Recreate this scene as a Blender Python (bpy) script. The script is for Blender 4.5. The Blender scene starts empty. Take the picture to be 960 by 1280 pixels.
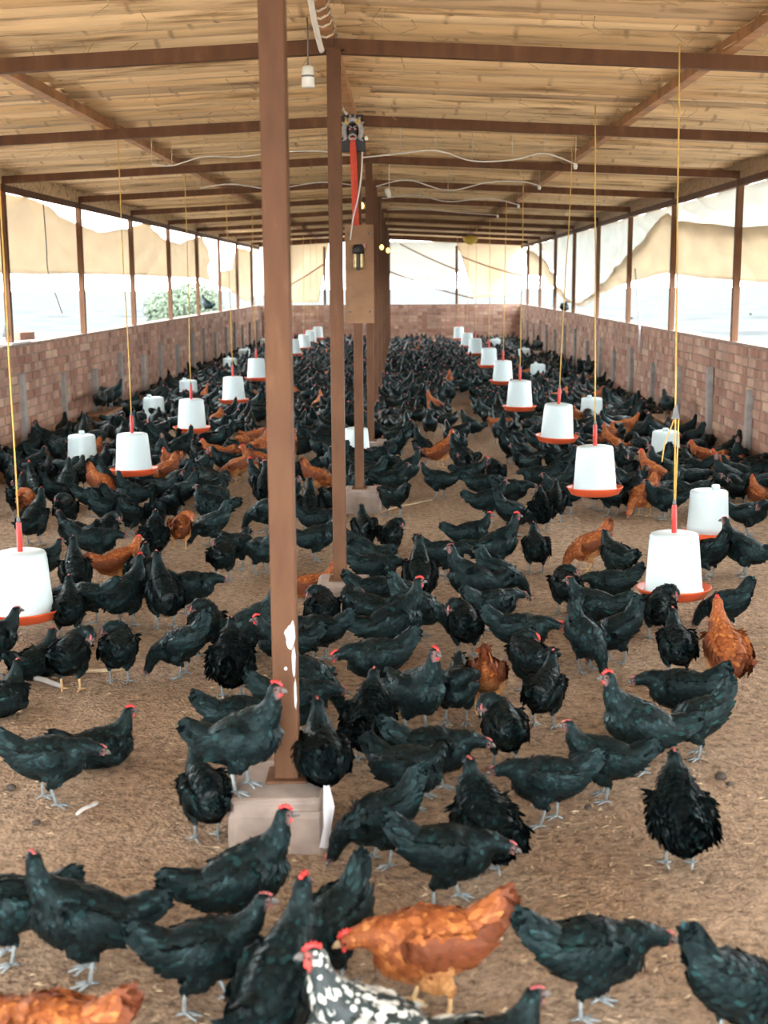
import bpy, bmesh, math, random
import numpy as np
from mathutils import Vector, Matrix, noise

# ------------------------------------------------------------------ camera, world, exposure
scene = bpy.context.scene
col = scene.collection
F_PX, PITCH, YAW, ROLL, CAM_H = 1600.0, 0.1775, 0.0145, 0.0062, 1.6
_fwd = Vector((-math.sin(YAW) * math.cos(PITCH), math.cos(YAW) * math.cos(PITCH), -math.sin(PITCH)))
_right = Vector((math.cos(YAW), math.sin(YAW), 0))
_up = _right.cross(_fwd)
RIGHT = _right * math.cos(ROLL) - _up * math.sin(ROLL)
UP = _right * math.sin(ROLL) + _up * math.cos(ROLL)
FWD = _fwd
cam_data = bpy.data.cameras.new('camera')
cam_data.sensor_fit = 'VERTICAL'
cam_data.sensor_height = 36.0
cam_data.lens = F_PX / 1280.0 * 36.0
cam_data.clip_end = 600
cam_data.dof.use_dof = True
cam_data.dof.focus_distance = 6.3
cam_data.dof.aperture_fstop = 4.0
cam = bpy.data.objects.new('camera', cam_data)
col.objects.link(cam)
M = Matrix((RIGHT, UP, -FWD)).transposed().to_4x4()
M.translation = (0, 0, CAM_H)
cam.matrix_world = M
scene.camera = cam

world = bpy.data.worlds.new('overcast_sky')
scene.world = world
world.use_nodes = True
_bg = world.node_tree.nodes['Background']
_bg.inputs['Color'].default_value = (0.93, 0.97, 1.0, 1)
_bg.inputs['Strength'].default_value = 13.2
scene.view_settings.view_transform = 'Standard'
scene.view_settings.look = 'None'
scene.view_settings.exposure = 0.0
scene.view_settings.gamma = 1.0
scene.view_settings.use_curve_mapping = False

# ------------------------------------------------------------------ measures of the shed (metres)
XL, XR = -3.59, 3.02           # inner faces of the side walls
YN, YF = -1.6, 33.0            # near open end, far wall
ZW = 1.05                      # top of the brick walls
RX, ZR, ZE = -0.31, 2.655, 2.495   # ridge line, underside of the rafters at ridge and eave
Y0, BAY = 11.85, 2.786         # first wall post in view, bay length
rng = random.Random(7)
nrg = np.random.default_rng(11)


def ray(px, py):
    return (FWD * F_PX + RIGHT * (px - 480) + UP * (640 - py)).normalized()


def on_floor(px, py, z=0.0):
    d = ray(px, py)
    t = (z - CAM_H) / d.z
    return Vector((0, 0, CAM_H)) + d * t


def at_y(px, py, y):
    d = ray(px, py)
    return Vector((0, 0, CAM_H)) + d * (y / d.y)


def project(p):
    v = Vector(p) - Vector((0, 0, CAM_H))
    d = v.dot(FWD)
    if d <= 0.05:
        return (-9999, -9999, d)
    return (480 + F_PX * v.dot(RIGHT) / d, 640 - F_PX * v.dot(UP) / d, d)


# ------------------------------------------------------------------ materials
def mat(name, build):
    m = bpy.data.materials.new(name)
    m.use_nodes = True
    nt = m.node_tree
    b = nt.nodes['Principled BSDF']
    build(nt, b)
    return m


def N(nt, typ, **kw):
    n = nt.nodes.new(typ)
    for k, v in kw.items():
        if k in n.bl_rna.properties:
            setattr(n, k, v)
        else:
            n.inputs[k].default_value = v
    return n


def ramp(nt, stops, fac=None):
    r = nt.nodes.new('ShaderNodeValToRGB')
    e = r.color_ramp.elements
    while len(e) < len(stops):
        e.new(0.5)
    for i, (p, c) in enumerate(stops):
        e[i].position = p
        e[i].color = (*c, 1)
    if fac is not None:
        nt.links.new(fac, r.inputs['Fac'])
    return r


def coords(nt, kind='Object', scale=(1, 1, 1)):
    t = nt.nodes.new('ShaderNodeTexCoord')
    mp = nt.nodes.new('ShaderNodeMapping')
    mp.inputs['Scale'].default_value = scale
    nt.links.new(t.outputs[kind], mp.inputs['Vector'])
    return mp.outputs['Vector']


def bump(nt, b, height, strength=0.3, dist=0.01):
    n = nt.nodes.new('ShaderNodeBump')
    n.inputs['Strength'].default_value = strength
    n.inputs['Distance'].default_value = dist
    nt.links.new(height, n.inputs['Height'])
    nt.links.new(n.outputs['Normal'], b.inputs['Normal'])


def mixc(nt, fac, a, b_, mode='MIX'):
    m = nt.nodes.new('ShaderNodeMix')
    m.data_type = 'RGBA'
    m.blend_type = mode
    for sock, v in ((m.inputs[0], fac), (m.inputs[6], a), (m.inputs[7], b_)):
        if isinstance(v, (int, float)):
            sock.default_value = v
        elif isinstance(v, tuple):
            sock.default_value = (*v, 1)
        else:
            nt.links.new(v, sock)
    return m.outputs[2]


def simple(name, rgb, rough=0.6, var=0.15, scale=14.0, metallic=0.0, spec=0.5, rnd=0.0):
    def f(nt, b):
        b.inputs['Roughness'].default_value = rough
        b.inputs['Metallic'].default_value = metallic
        b.inputs['Specular IOR Level'].default_value = spec
        n = N(nt, 'ShaderNodeTexNoise', Scale=scale, Detail=5.0)
        nt.links.new(coords(nt), n.inputs['Vector'])
        lo = tuple(c * (1 - var) for c in rgb)
        hi = tuple(min(1, c * (1 + var)) for c in rgb)
        r = ramp(nt, [(0.3, lo), (0.7, hi)], n.outputs['Fac'])
        out = r.outputs['Color']
        if rnd:
            oi = nt.nodes.new('ShaderNodeObjectInfo')
            k = ramp(nt, [(0, (1 - rnd,) * 3), (1, (1 + rnd * 0.0,) * 3)], oi.outputs['Random'])
            out = mixc(nt, 1.0, out, k.outputs['Color'], 'MULTIPLY')
        nt.links.new(out, b.inputs['Base Color'])
    return mat(name, f)


def m_steel(nt, b):
    b.inputs['Roughness'].default_value = 0.6
    b.inputs['Specular IOR Level'].default_value = 0.25
    v = coords(nt, scale=(1, 1, 0.25))
    n = N(nt, 'ShaderNodeTexNoise', Scale=16.0, Detail=6.0)
    nt.links.new(v, n.inputs['Vector'])
    r = ramp(nt, [(0.3, (0.10, 0.045, 0.021)), (0.6, (0.145, 0.066, 0.031)), (0.78, (0.21, 0.105, 0.052))], n.outputs['Fac'])
    nt.links.new(r.outputs['Color'], b.inputs['Base Color'])
    bump(nt, b, n.outputs['Fac'], 0.12, 0.004)


def m_bamboo(nt, b):
    b.inputs['Roughness'].default_value = 0.55
    v = coords(nt, scale=(0.30, 4.0, 4.0))
    n = N(nt, 'ShaderNodeTexNoise', Scale=5.0, Detail=7.0, Roughness=0.6)
    oi = nt.nodes.new('ShaderNodeObjectInfo')
    ad = nt.nodes.new('ShaderNodeVectorMath'); ad.operation = 'ADD'
    sc = nt.nodes.new('ShaderNodeVectorMath'); sc.operation = 'SCALE'
    sc.inputs['Scale'].default_value = 37.0
    cb = nt.nodes.new('ShaderNodeCombineXYZ')
    geo = nt.nodes.new('ShaderNodeNewGeometry')
    sm = nt.nodes.new('ShaderNodeMath'); sm.operation = 'ADD'
    nt.links.new(oi.outputs['Random'], sm.inputs[0])
    nt.links.new(geo.outputs['Random Per Island'], sm.inputs[1])
    fr = nt.nodes.new('ShaderNodeMath'); fr.operation = 'FRACT'
    nt.links.new(sm.outputs[0], fr.inputs[0])
    for i in range(3):
        nt.links.new(fr.outputs[0], cb.inputs[i])
    nt.links.new(cb.outputs[0], sc.inputs[0])
    nt.links.new(v, ad.inputs[0]); nt.links.new(sc.outputs[0], ad.inputs[1])
    nt.links.new(ad.outputs[0], n.inputs['Vector'])
    base = ramp(nt, [(0.0, (0.52, 0.345, 0.18)), (0.25, (0.84, 0.62, 0.36)), (0.5, (0.92, 0.74, 0.48)), (0.7, (0.72, 0.51, 0.28)), (0.85, (0.88, 0.68, 0.42)), (1.0, (0.50, 0.37, 0.24))], fr.outputs[0])
    r = ramp(nt, [(0.33, (0.36, 0.30, 0.24)), (0.47, (0.90, 0.88, 0.84)), (0.75, (1.15, 1.12, 1.05))], n.outputs['Fac'])
    c = mixc(nt, 1.0, base.outputs['Color'], r.outputs['Color'], 'MULTIPLY')
    n2 = N(nt, 'ShaderNodeTexNoise', Scale=3.2, Detail=3.0)
    v2 = coords(nt, scale=(0.9, 5, 5))
    ad2 = nt.nodes.new('ShaderNodeVectorMath'); ad2.operation = 'ADD'
    nt.links.new(v2, ad2.inputs[0]); nt.links.new(sc.outputs[0], ad2.inputs[1])
    nt.links.new(ad2.outputs[0], n2.inputs['Vector'])
    k = ramp(nt, [(0.66, (0, 0, 0)), (0.80, (.8, .8, .8))], n2.outputs['Fac'])
    c = mixc(nt, k.outputs['Color'], c, (0.20, 0.12, 0.065))
    at = nt.nodes.new('ShaderNodeAttribute'); at.attribute_name = 'node_ring'
    c = mixc(nt, at.outputs['Fac'], c, (0.34, 0.22, 0.12))
    nt.links.new(c, b.inputs['Base Color'])
    bump(nt, b, n.outputs['Fac'], 0.25, 0.006)


def m_brick(nt, b):
    b.inputs['Roughness'].default_value = 0.92
    b.inputs['Specular IOR Level'].default_value = 0.2
    oi = nt.nodes.new('ShaderNodeObjectInfo')
    geo = nt.nodes.new('ShaderNodeNewGeometry')
    sm = nt.nodes.new('ShaderNodeMath'); sm.operation = 'ADD'
    nt.links.new(oi.outputs['Random'], sm.inputs[0])
    nt.links.new(geo.outputs['Random Per Island'], sm.inputs[1])
    fr = nt.nodes.new('ShaderNodeMath'); fr.operation = 'FRACT'
    nt.links.new(sm.outputs[0], fr.inputs[0])
    base = ramp(nt, [(0.0, (0.34, 0.185, 0.135)), (0.3, (0.42, 0.25, 0.19)), (0.6, (0.47, 0.30, 0.23)), (0.85, (0.51, 0.345, 0.26)), (1.0, (0.57, 0.42, 0.31))], fr.outputs[0])
    n = N(nt, 'ShaderNodeTexNoise', Scale=2.0, Detail=8.0, Roughness=0.65)
    tc = nt.nodes.new('ShaderNodeTexCoord')
    nt.links.new(geo.outputs['Position'], n.inputs['Vector'])
    r = ramp(nt, [(0.35, (0.72, 0.72, 0.74)), (0.65, (1.15, 1.12, 1.1))], n.outputs['Fac'])
    c = mixc(nt, 1.0, base.outputs['Color'], r.outputs['Color'], 'MULTIPLY')
    n2 = N(nt, 'ShaderNodeTexNoise', Scale=45.0, Detail=3.0)
    nt.links.new(geo.outputs['Position'], n2.inputs['Vector'])
    nt.links.new(c, b.inputs['Base Color'])
    bump(nt, b, n2.outputs['Fac'], 0.4, 0.004)


def m_floor(nt, b):
    b.inputs['Roughness'].default_value = 0.95
    b.inputs['Specular IOR Level'].default_value = 0.15
    v = coords(nt)
    big = N(nt, 'ShaderNodeTexNoise', Scale=1.1, Detail=4.0)
    mid = N(nt, 'ShaderNodeTexNoise', Scale=30.0, Detail=6.0, Roughness=0.72)
    fine = N(nt, 'ShaderNodeTexVoronoi', Scale=70.0)
    for n in (big, mid, fine):
        nt.links.new(v, n.inputs['Vector'])
    c0 = ramp(nt, [(0.3, (0.36, 0.245, 0.16)), (0.5, (0.46, 0.33, 0.225)), (0.72, (0.54, 0.40, 0.285))], big.outputs['Fac'])
    c1 = ramp(nt, [(0.32, (0.42, 0.40, 0.38)), (0.50, (0.98, 0.98, 0.98)), (0.70, (1.42, 1.38, 1.30))], mid.outputs['Fac'])
    c = mixc(nt, 1.0, c0.outputs['Color'], c1.outputs['Color'], 'MULTIPLY')
    nt.links.new(c, b.inputs['Base Color'])
    m = nt.nodes.new('ShaderNodeMath'); m.operation = 'MULTIPLY_ADD'
    m.inputs[1].default_value = -0.5
    nt.links.new(fine.outputs['Distance'], m.inputs[0])
    nt.links.new(mid.outputs['Fac'], m.inputs[2])
    bump(nt, b, m.outputs[0], 1.0, 0.03)


def m_cloth(name, rgb, trans):
    m = bpy.data.materials.new(name)
    m.use_nodes = True
    nt = m.node_tree
    b = nt.nodes['Principled BSDF']
    nt.nodes.remove(b)
    out = nt.nodes['Material Output']
    n = N(nt, 'ShaderNodeTexNoise', Scale=1.7, Detail=6.0)
    nt.links.new(coords(nt, scale=(1, 1, 2.5)), n.inputs['Vector'])
    r = ramp(nt, [(0.3, tuple(c * 0.9 for c in rgb)), (0.7, rgb)], n.outputs['Fac'])
    d = nt.nodes.new('ShaderNodeBsdfDiffuse')
    t = nt.nodes.new('ShaderNodeBsdfTranslucent')
    nt.links.new(r.outputs['Color'], d.inputs['Color'])
    nt.links.new(r.outputs['Color'], t.inputs['Color'])
    mx = nt.nodes.new('ShaderNodeMixShader')
    mx.inputs[0].default_value = trans
    nt.links.new(d.outputs[0], mx.inputs[1])
    nt.links.new(t.outputs[0], mx.inputs[2])
    nt.links.new(mx.outputs[0], out.inputs['Surface'])
    return m


def m_plume(kind):
    def f(nt, b):
        at = nt.nodes.new('ShaderNodeAttribute'); at.attribute_name = 'plume'
        sp = nt.nodes.new('ShaderNodeSeparateColor')
        nt.links.new(at.outputs['Color'], sp.inputs[0])
        oi = nt.nodes.new('ShaderNodeObjectInfo')
        n = N(nt, 'ShaderNodeTexNoise', Scale=60.0, Detail=3.0)
        nt.links.new(coords(nt), n.inputs['Vector'])
        if kind == 'brown':
            c = ramp(nt, [(0.0, (0.20, 0.050, 0.014)), (0.6, (0.33, 0.098, 0.026)), (1.0, (0.50, 0.18, 0.05))], sp.outputs[0]).outputs['Color']
            c = mixc(nt, sp.outputs[1], c, (0.135, 0.035, 0.012))
            c = mixc(nt, sp.outputs[2], c, (0.62, 0.33, 0.13))
            face = (0.50, 0.10, 0.06)
            b.inputs['Roughness'].default_value = 0.6
            b.inputs['Specular IOR Level'].default_value = 0.3
        elif kind == 'speckled':
            c = ramp(nt, [(0.0, (0.012, 0.02, 0.022)), (0.55, (0.015, 0.03, 0.03)), (0.62, (0.55, 0.56, 0.52)), (1.0, (0.6, 0.6, 0.55))], sp.outputs[0]).outputs['Color']
            face = (0.5, 0.10, 0.08)
            b.inputs['Roughness'].default_value = 0.5
        else:
            c = ramp(nt, [(0.0, (0.0022, 0.0030, 0.0034)), (0.55, (0.0055, 0.0090, 0.0100)), (0.85, (0.0075, 0.0165, 0.0175)), (1.0, (0.011, 0.034, 0.035))], sp.outputs[0]).outputs['Color']  # teal highlights put into the base colour of the lighter feathers
            k = ramp(nt, [(0, (0.75, 0.75, 0.78)), (0.85, (1.25, 1.3, 1.3)), (1.0, (2.1, 1.9, 1.8))], oi.outputs['Random'])
            c = mixc(nt, 1.0, c, k.outputs['Color'], 'MULTIPLY')
            face = (0.20, 0.12, 0.115)
            rr = nt.nodes.new('ShaderNodeMapRange'); rr.inputs[3].default_value = 0.62; rr.inputs[4].default_value = 0.34
            nt.links.new(sp.outputs[0], rr.inputs[0]); nt.links.new(rr.outputs[0], b.inputs['Roughness'])
            b.inputs['Specular IOR Level'].default_value = 0.24
            b.inputs['Specular Tint'].default_value = (0.6, 0.95, 0.96, 1)
        fa = nt.nodes.new('ShaderNodeAttribute'); fa.attribute_name = 'face'
        c = mixc(nt, fa.outputs['Fac'], c, face)
        nt.links.new(c, b.inputs['Base Color'])
        bump(nt, b, n.outputs['Fac'], 0.5, 0.006)
    return mat('plumage_' + kind, f)


MAT = {
    'steel': mat('brown_steel_paint', m_steel),
    'rust': simple('rusty_orange_steel', (0.42, 0.215, 0.095), 0.6, 0.3, 9),
    'bamboo': mat('split_bamboo', m_bamboo),
    'thatch': simple('dark_thatch', (0.16, 0.10, 0.055), 0.95, 0.4, 20),
    'brick': mat('weathered_brick', m_brick),
    'mortar': simple('mud_mortar', (0.30, 0.215, 0.165), 0.95, 0.25, 12),
    'concrete': simple('grey_concrete', (0.34, 0.275, 0.235), 0.9, 0.25, 11),
    'stud': simple('cement_stud', (0.36, 0.345, 0.325), 0.9, 0.2, 9, rnd=0.2),
    'floor': mat('sandy_litter', m_floor),
    'field': simple('dry_field', (0.080, 0.086, 0.085), 1.0, 0.22, 0.6, spec=0.0),
    'apron': simple('bounce_sand', (0.52, 0.46, 0.38), 0.95, 0.2, 3),  # for the added ground reflector that brightens the ceiling
    'cream': m_cloth('cream_tarpaulin', (0.86, 0.775, 0.64), 0.38),
    'white_sheet': m_cloth('white_sheet', (0.85, 0.87, 0.84), 0.36),
    'bucket': simple('white_plastic', (0.60, 0.735, 0.76), 0.35, 0.03, 4),
    'pan': simple('orange_plastic', (0.74, 0.11, 0.035), 0.4, 0.15, 8),
    'red_pipe': simple('red_plastic', (0.62, 0.07, 0.06), 0.4, 0.15, 12),
    'rope': simple('yellow_rope', (0.72, 0.47, 0.13), 0.8, 0.15, 30),
    'string': simple('pale_string', (0.62, 0.55, 0.44), 0.8, 0.15, 30),
    'white_wire': simple('white_cable', (0.78, 0.77, 0.73), 0.5, 0.06, 20),
    'grey_clip': simple('grey_clip', (0.16, 0.17, 0.17), 0.5, 0.2, 20),
    'leg_grey': simple('slate_leg_skin', (0.25, 0.285, 0.29), 0.6, 0.25, 60),
    'leg_yellow': simple('yellow_leg_skin', (0.66, 0.44, 0.22), 0.6, 0.2, 60),
    'comb_red': simple('red_comb', (0.72, 0.055, 0.05), 0.45, 0.2, 60),
    'comb_pink': simple('pink_comb', (0.46, 0.12, 0.115), 0.5, 0.2, 60),
    'beak': simple('horn_beak', (0.13, 0.12, 0.11), 0.4, 0.2, 60),
    'beak_pale': simple('pale_beak', (0.50, 0.36, 0.20), 0.4, 0.2, 60),
    'eye': simple('dark_eye', (0.02, 0.012, 0.008), 0.15, 0.1, 60),
    'wood': simple('brown_board', (0.30, 0.165, 0.085), 0.7, 0.25, 7),
    'black': simple('black_board', (0.018, 0.018, 0.02), 0.5, 0.2, 12),
    'mask_grey': simple('mask_grey', (0.42, 0.41, 0.42), 0.5, 0.25, 40),
    'mask_yellow': simple('mask_yellow', (0.70, 0.50, 0.08), 0.5, 0.15, 40),
    'mask_pink': simple('mask_pink', (0.55, 0.22, 0.22), 0.5, 0.15, 40),
    'mask_red': simple('mask_red', (0.62, 0.06, 0.025), 0.5, 0.15, 40),
    'brass': simple('brass', (0.62, 0.50, 0.26), 0.3, 0.3, 30, metallic=0.8),
    'paint': simple('white_paint_flake', (0.66, 0.67, 0.66), 0.8, 0.1, 30),
    'plastic_white': simple('white_holder', (0.82, 0.84, 0.80), 0.4, 0.04, 10),
    'straw': simple('straw', (0.56, 0.42, 0.26), 0.85, 0.3, 8),
    'leaf': simple('green_leaf', (0.13, 0.17, 0.11), 0.7, 0.35, 3),
    'weed': simple('pale_weed', (0.30, 0.33, 0.20), 0.8, 0.3, 3),
    'hill': simple('far_tree_line', (0.22, 0.27, 0.24), 0.95, 0.3, 0.1),
    'strap': simple('white_strap', (0.58, 0.58, 0.60), 0.7, 0.1, 20),
    'dung': simple('dark_dung', (0.07, 0.055, 0.045), 0.9, 0.3, 40),
    'black_plume': m_plume('black'), 'brown_plume': m_plume('brown'), 'speckled_plume': m_plume('speckled'),
}


def m_glow(nt, b):
    b.inputs['Base Color'].default_value = (1.0, 0.7, 0.25, 1)
    b.inputs['Emission Color'].default_value = (1.0, 0.62, 0.16, 1)
    b.inputs['Emission Strength'].default_value = 4.0


MAT['glow'] = mat('lit_bulb', m_glow)


# ------------------------------------------------------------------ mesh helpers
class MB:
    """collects shapes; build() links them as one mesh object"""
    def __init__(self):
        self.v, self.f, self.mi, self.smooth = [], [], [], []

    def add(self, verts, faces, mi=0, smooth=False):
        o = len(self.v)
        self.v.extend([tuple(p) for p in verts])
        self.f.extend([tuple(i + o for i in q) for q in faces])
        self.mi.extend([mi] * len(faces))
        self.smooth.extend([smooth] * len(faces))

    def box(self, lo, hi, mi=0, rot=None, pivot=None):
        x0, y0, z0 = lo; x1, y1, z1 = hi
        vs = [Vector(p) for p in ((x0, y0, z0), (x1, y0, z0), (x1, y1, z0), (x0, y1, z0), (x0, y0, z1), (x1, y0, z1), (x1, y1, z1), (x0, y1, z1))]
        if rot is not None:
            pv = Vector(pivot or (0, 0, 0))
            vs = [rot @ (p - pv) + pv for p in vs]
        self.add(vs, [(0, 3, 2, 1), (4, 5, 6, 7), (0, 1, 5, 4), (1, 2, 6, 5), (2, 3, 7, 6), (3, 0, 4, 7)], mi)

    def bevel_box(self, lo, hi, b=0.01, mi=0):
        bm = bmesh.new()
        bmesh.ops.create_cube(bm, size=1.0)
        for v in bm.verts:
            v.co = Vector([lo[i] + (v.co[i] + 0.5) * (hi[i] - lo[i]) for i in range(3)])
        bmesh.ops.bevel(bm, geom=list(bm.edges), offset=b, segments=2, affect='EDGES', profile=0.5)
        bm.verts.index_update()
        self.add([v.co for v in bm.verts], [[v.index for v in f.verts] for f in bm.faces], mi)
        bm.free()

    def beam(self, a, b, w, h, mi=0):
        a, b = Vector(a), Vector(b)
        t = (b - a).normalized()
        s = t.cross(Vector((0, 0, 1)))
        s = s.normalized() if s.length > 1e-4 else Vector((1, 0, 0))
        u = s.cross(t)
        vs = []
        for p in (a, b):
            for ss, uu in ((-1, -1), (1, -1), (1, 1), (-1, 1)):
                vs.append(p + s * ss * w / 2 + u * uu * h / 2)
        self.add(vs, [(0, 1, 2, 3), (7, 6, 5, 4), (0, 4, 5, 1), (1, 5, 6, 2), (2, 6, 7, 3), (3, 7, 4, 0)], mi)

    def tube(self, pts, r, n=6, mi=0, cap=True):
        pts = [Vector(p) for p in pts]
        rs = r if isinstance(r, (list, tuple)) else [r] * len(pts)
        vs, fs = [], []
        prev = None
        for i, p in enumerate(pts):
            t = (pts[min(i + 1, len(pts) - 1)] - pts[max(i - 1, 0)]).normalized()
            s = prev - t * prev.dot(t) if prev is not None else (t.cross(Vector((0, 0, 1))) if abs(t.z) < 0.95 else t.cross(Vector((1, 0, 0))))
            s.normalize(); prev = s
            u = t.cross(s)
            for k in range(n):
                a = 2 * math.pi * k / n
                vs.append(p + (s * math.cos(a) + u * math.sin(a)) * rs[i])
        for i in range(len(pts) - 1):
            for k in range(n):
                k2 = (k + 1) % n
                fs.append((i * n + k, i * n + k2, (i + 1) * n + k2, (i + 1) * n + k))
        if cap:
            fs.append(tuple(reversed(range(n))))
            fs.append(tuple((len(pts) - 1) * n + k for k in range(n)))
        self.add(vs, fs, mi, True)

    def lathe(self, prof, n=28, mi=0, centre=(0, 0, 0)):
        c = Vector(centre)
        vs, fs = [], []
        for r, z in prof:
            for k in range(n):
                a = 2 * math.pi * k / n
                vs.append(c + Vector((r * math.cos(a), r * math.sin(a), z)))
        for i in range(len(prof) - 1):
            for k in range(n):
                k2 = (k + 1) % n
                fs.append((i * n + k, i * n + k2, (i + 1) * n + k2, (i + 1) * n + k))
        self.add(vs, fs, mi, True)

    def mesh(self, name, mats):
        me = bpy.data.meshes.new(name)
        me.from_pydata(self.v, [], self.f)
        for m in (mats if isinstance(mats, (list, tuple)) else [mats]):
            me.materials.append(MAT[m] if isinstance(m, str) else m)
        me.polygons.foreach_set('material_index', self.mi)
        me.polygons.foreach_set('use_smooth', self.smooth)
        me.update()
        return me

    def build(self, name, mats, parent=None, loc=None):
        o = bpy.data.objects.new(name, self.mesh(name, mats))
        col.objects.link(o)
        if parent is not None:
            o.parent = parent
        if loc is not None:
            o.location = loc
        return o


def tag(o, label=None, cat=None, group=None, kind=None):
    for k, v in (('label', label), ('category', cat), ('group', group), ('kind', kind)):
        if v:
            o[k] = v
    return o


def empty(name, loc=(0, 0, 0), rz=0.0):
    e = bpy.data.objects.new(name, None)
    e.empty_display_size = 0.1
    e.location = loc
    e.rotation_euler = (0, 0, rz)
    col.objects.link(e)
    return e


def inst(name, me, parent=None, loc=(0, 0, 0), rot=(0, 0, 0), scale=(1, 1, 1)):
    o = bpy.data.objects.new(name, me)
    col.objects.link(o)
    if parent is not None:
        o.parent = parent
    o.location = loc
    o.rotation_euler = rot
    o.scale = scale
    return o


ORD = ['first', 'second', 'third', 'fourth', 'fifth', 'sixth', 'seventh', 'eighth', 'ninth', 'tenth', 'eleventh', 'twelfth']
LWALL = 'the wall topped with a loose brick'
RWALL = 'the wall with the dangling strap'
TMP = []


def eval_mesh(me, mods):
    o = bpy.data.objects.new('tmp', me)
    col.objects.link(o)
    for typ, kw in mods:
        m = o.modifiers.new(typ, typ)
        for k, v in kw.items():
            setattr(m, k, v)
    dg = bpy.context.evaluated_depsgraph_get()
    out = bpy.data.meshes.new_from_object(o.evaluated_get(dg))
    bpy.data.objects.remove(o)
    return out

#PART structure
# ------------------------------------------------------------------ floor and outside ground
def build_floor():
    ys = [YN]
    while ys[-1] < 1.9:
        ys.append(ys[-1] + 0.25)
    while ys[-1] < YF:
        y = ys[-1]
        ys.append(y + (0.022 if y < 5.5 else 0.022 + (y - 5.5) * 0.018))
    ys[-1] = YF
    xs = list(np.linspace(XL, XR, 200))
    vs = []
    for y in ys:
        a = 1.0 if y > 1.8 else 0.0
        for x in xs:
            z = noise.noise((x * 1.3, y * 1.3, 0)) * 0.008
            if a and y < 14:
                z += noise.noise((x * 9, y * 9, 3)) * 0.006 + noise.noise((x * 26, y * 26, 9)) * 0.0055
            vs.append((x, y, z - 0.006))
    n = len(xs)
    fs = [(i * n + k, i * n + k + 1, (i + 1) * n + k + 1, (i + 1) * n + k) for i in range(len(ys) - 1) for k in range(n - 1)]
    mb = MB(); mb.add(vs, fs, 0, True)
    return tag(mb.build('floor', 'floor'), kind='structure')


floor = build_floor()
mb = MB()
mb.add([(-160, -60, -0.09), (160, -60, -0.09), (160, 320, -0.09), (-160, 320, -0.09)], [(0, 1, 2, 3)])
field = tag(mb.build('outside_field', 'field'), 'pale dry field lying around the shed', kind='structure')

# unseen pale apron added round the shed to bounce light onto the ceiling
mb = MB()
for x0, x1, y0, y1 in ((XL - 4.6, XL - 0.2, -14, YF + 4), (XR + 0.2, XR + 4.6, -14, YF + 4), (XL - 0.2, XR + 0.2, YF + 0.2, YF + 4), (XL - 0.2, XR + 0.2, -14, YN)):
    mb.add([(x0, y0, -.07), (x1, y0, -.07), (x1, y1, -.07), (x0, y1, -.07)], [(0, 1, 2, 3)])
tag(mb.build('bounce_apron', 'apron'), 'unseen pale apron added round the shed to bounce light upwards', kind='structure')

# ------------------------------------------------------------------ brick walls: each brick its own piece
BL, BH, MJ = 0.228, 0.0735, 0.0115
brick_vars = []
for i in range(6):
    r = random.Random(100 + i)
    mb = MB()
    mb.bevel_box((-BL / 2, -0.055, -BH / 2), (BL / 2, 0.055, BH / 2), 0.006)
    mb.v = [(x + r.uniform(-.0025, .0025), y + r.uniform(-.003, .003), z + r.uniform(-.0025, .0025)) for x, y, z in mb.v]
    brick_vars.append(mb.mesh('brick', 'brick'))
half_brick = MB(); half_brick.bevel_box((-0.054, -0.055, -BH / 2), (0.054, 0.055, BH / 2), 0.006)
half_mesh = half_brick.mesh('half_brick', 'brick')


def brick_wall(name, origin, direction, normal, length, seed, visible_from):
    """origin: foot of the inner face; bricks sit proud of a mortar core"""
    r = random.Random(seed)
    o, d, nn = Vector(origin), Vector(direction), Vector(normal)
    core = MB()
    a = o - nn * 0.012
    e = a + d * length
    pts = [a, e, e - nn * 0.2, a - nn * 0.2]
    core.add([p + Vector((0, 0, -0.08)) for p in pts] + [p + Vector((0, 0, ZW - 0.004)) for p in pts],
             [(0, 1, 2, 3), (7, 6, 5, 4), (0, 4, 5, 1), (1, 5, 6, 2), (2, 6, 7, 3), (3, 7, 4, 0)])
    wall = tag(core.build(name, 'mortar'), kind='structure')
    ang = math.atan2(d.y, d.x)
    spots = []
    course = 0
    z = 0.01 + BH / 2
    while z + BH / 2 < ZW + 0.03:
        x = (BL + MJ) * (0.25 if course % 2 else -0.25)
        header = course % 2 == 1
        while x < length:
            ln = (0.108 if header else BL)
            if 0 < x + ln / 2 < length:
                spots.append((x + ln / 2, z + r.uniform(-.002, .002), header, r.uniform(-0.009, 0.004), r.uniform(-.012, .012), r.randrange(6)))
            x += ln + MJ
        z += BH + MJ
        course += 1
    world = []
    for s in spots:
        p = o + d * s[0] + Vector((0, 0, s[1])) - nn * (0.055 - s[3])
        px, py, dep = project(p)
        vis = -10 < px < 970 and 0 < py < 1290 and dep > 0
        world.append((0 if vis else 1, dep, s, p))
    world.sort(key=lambda t: (t[0], t[1]))
    rest = MB()
    for i, (_, _, s, p) in enumerate(world):
        me = half_mesh if s[2] else brick_vars[s[5]]
        if i < 300:
            b = inst('brick', me, wall, p, (0, s[4] * 0.6, ang + s[4]))
        else:
            R = Matrix.Rotation(ang + s[4], 3, 'Z')
            hl = 0.054 if s[2] else BL / 2
            vs = [R @ Vector((sx * hl, sy * 0.055, sz * BH / 2)) + p for sx, sy, sz in ((-1, -1, -1), (1, -1, -1), (1, 1, -1), (-1, 1, -1), (-1, -1, 1), (1, -1, 1), (1, 1, 1), (-1, 1, 1))]
            rest.add(vs, [(0, 3, 2, 1), (4, 5, 6, 7), (0, 1, 5, 4), (1, 2, 6, 5), (2, 3, 7, 6), (3, 0, 4, 7)])
    tag(rest.build('brick_courses', 'brick', wall), kind='stuff')
    return wall


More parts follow.
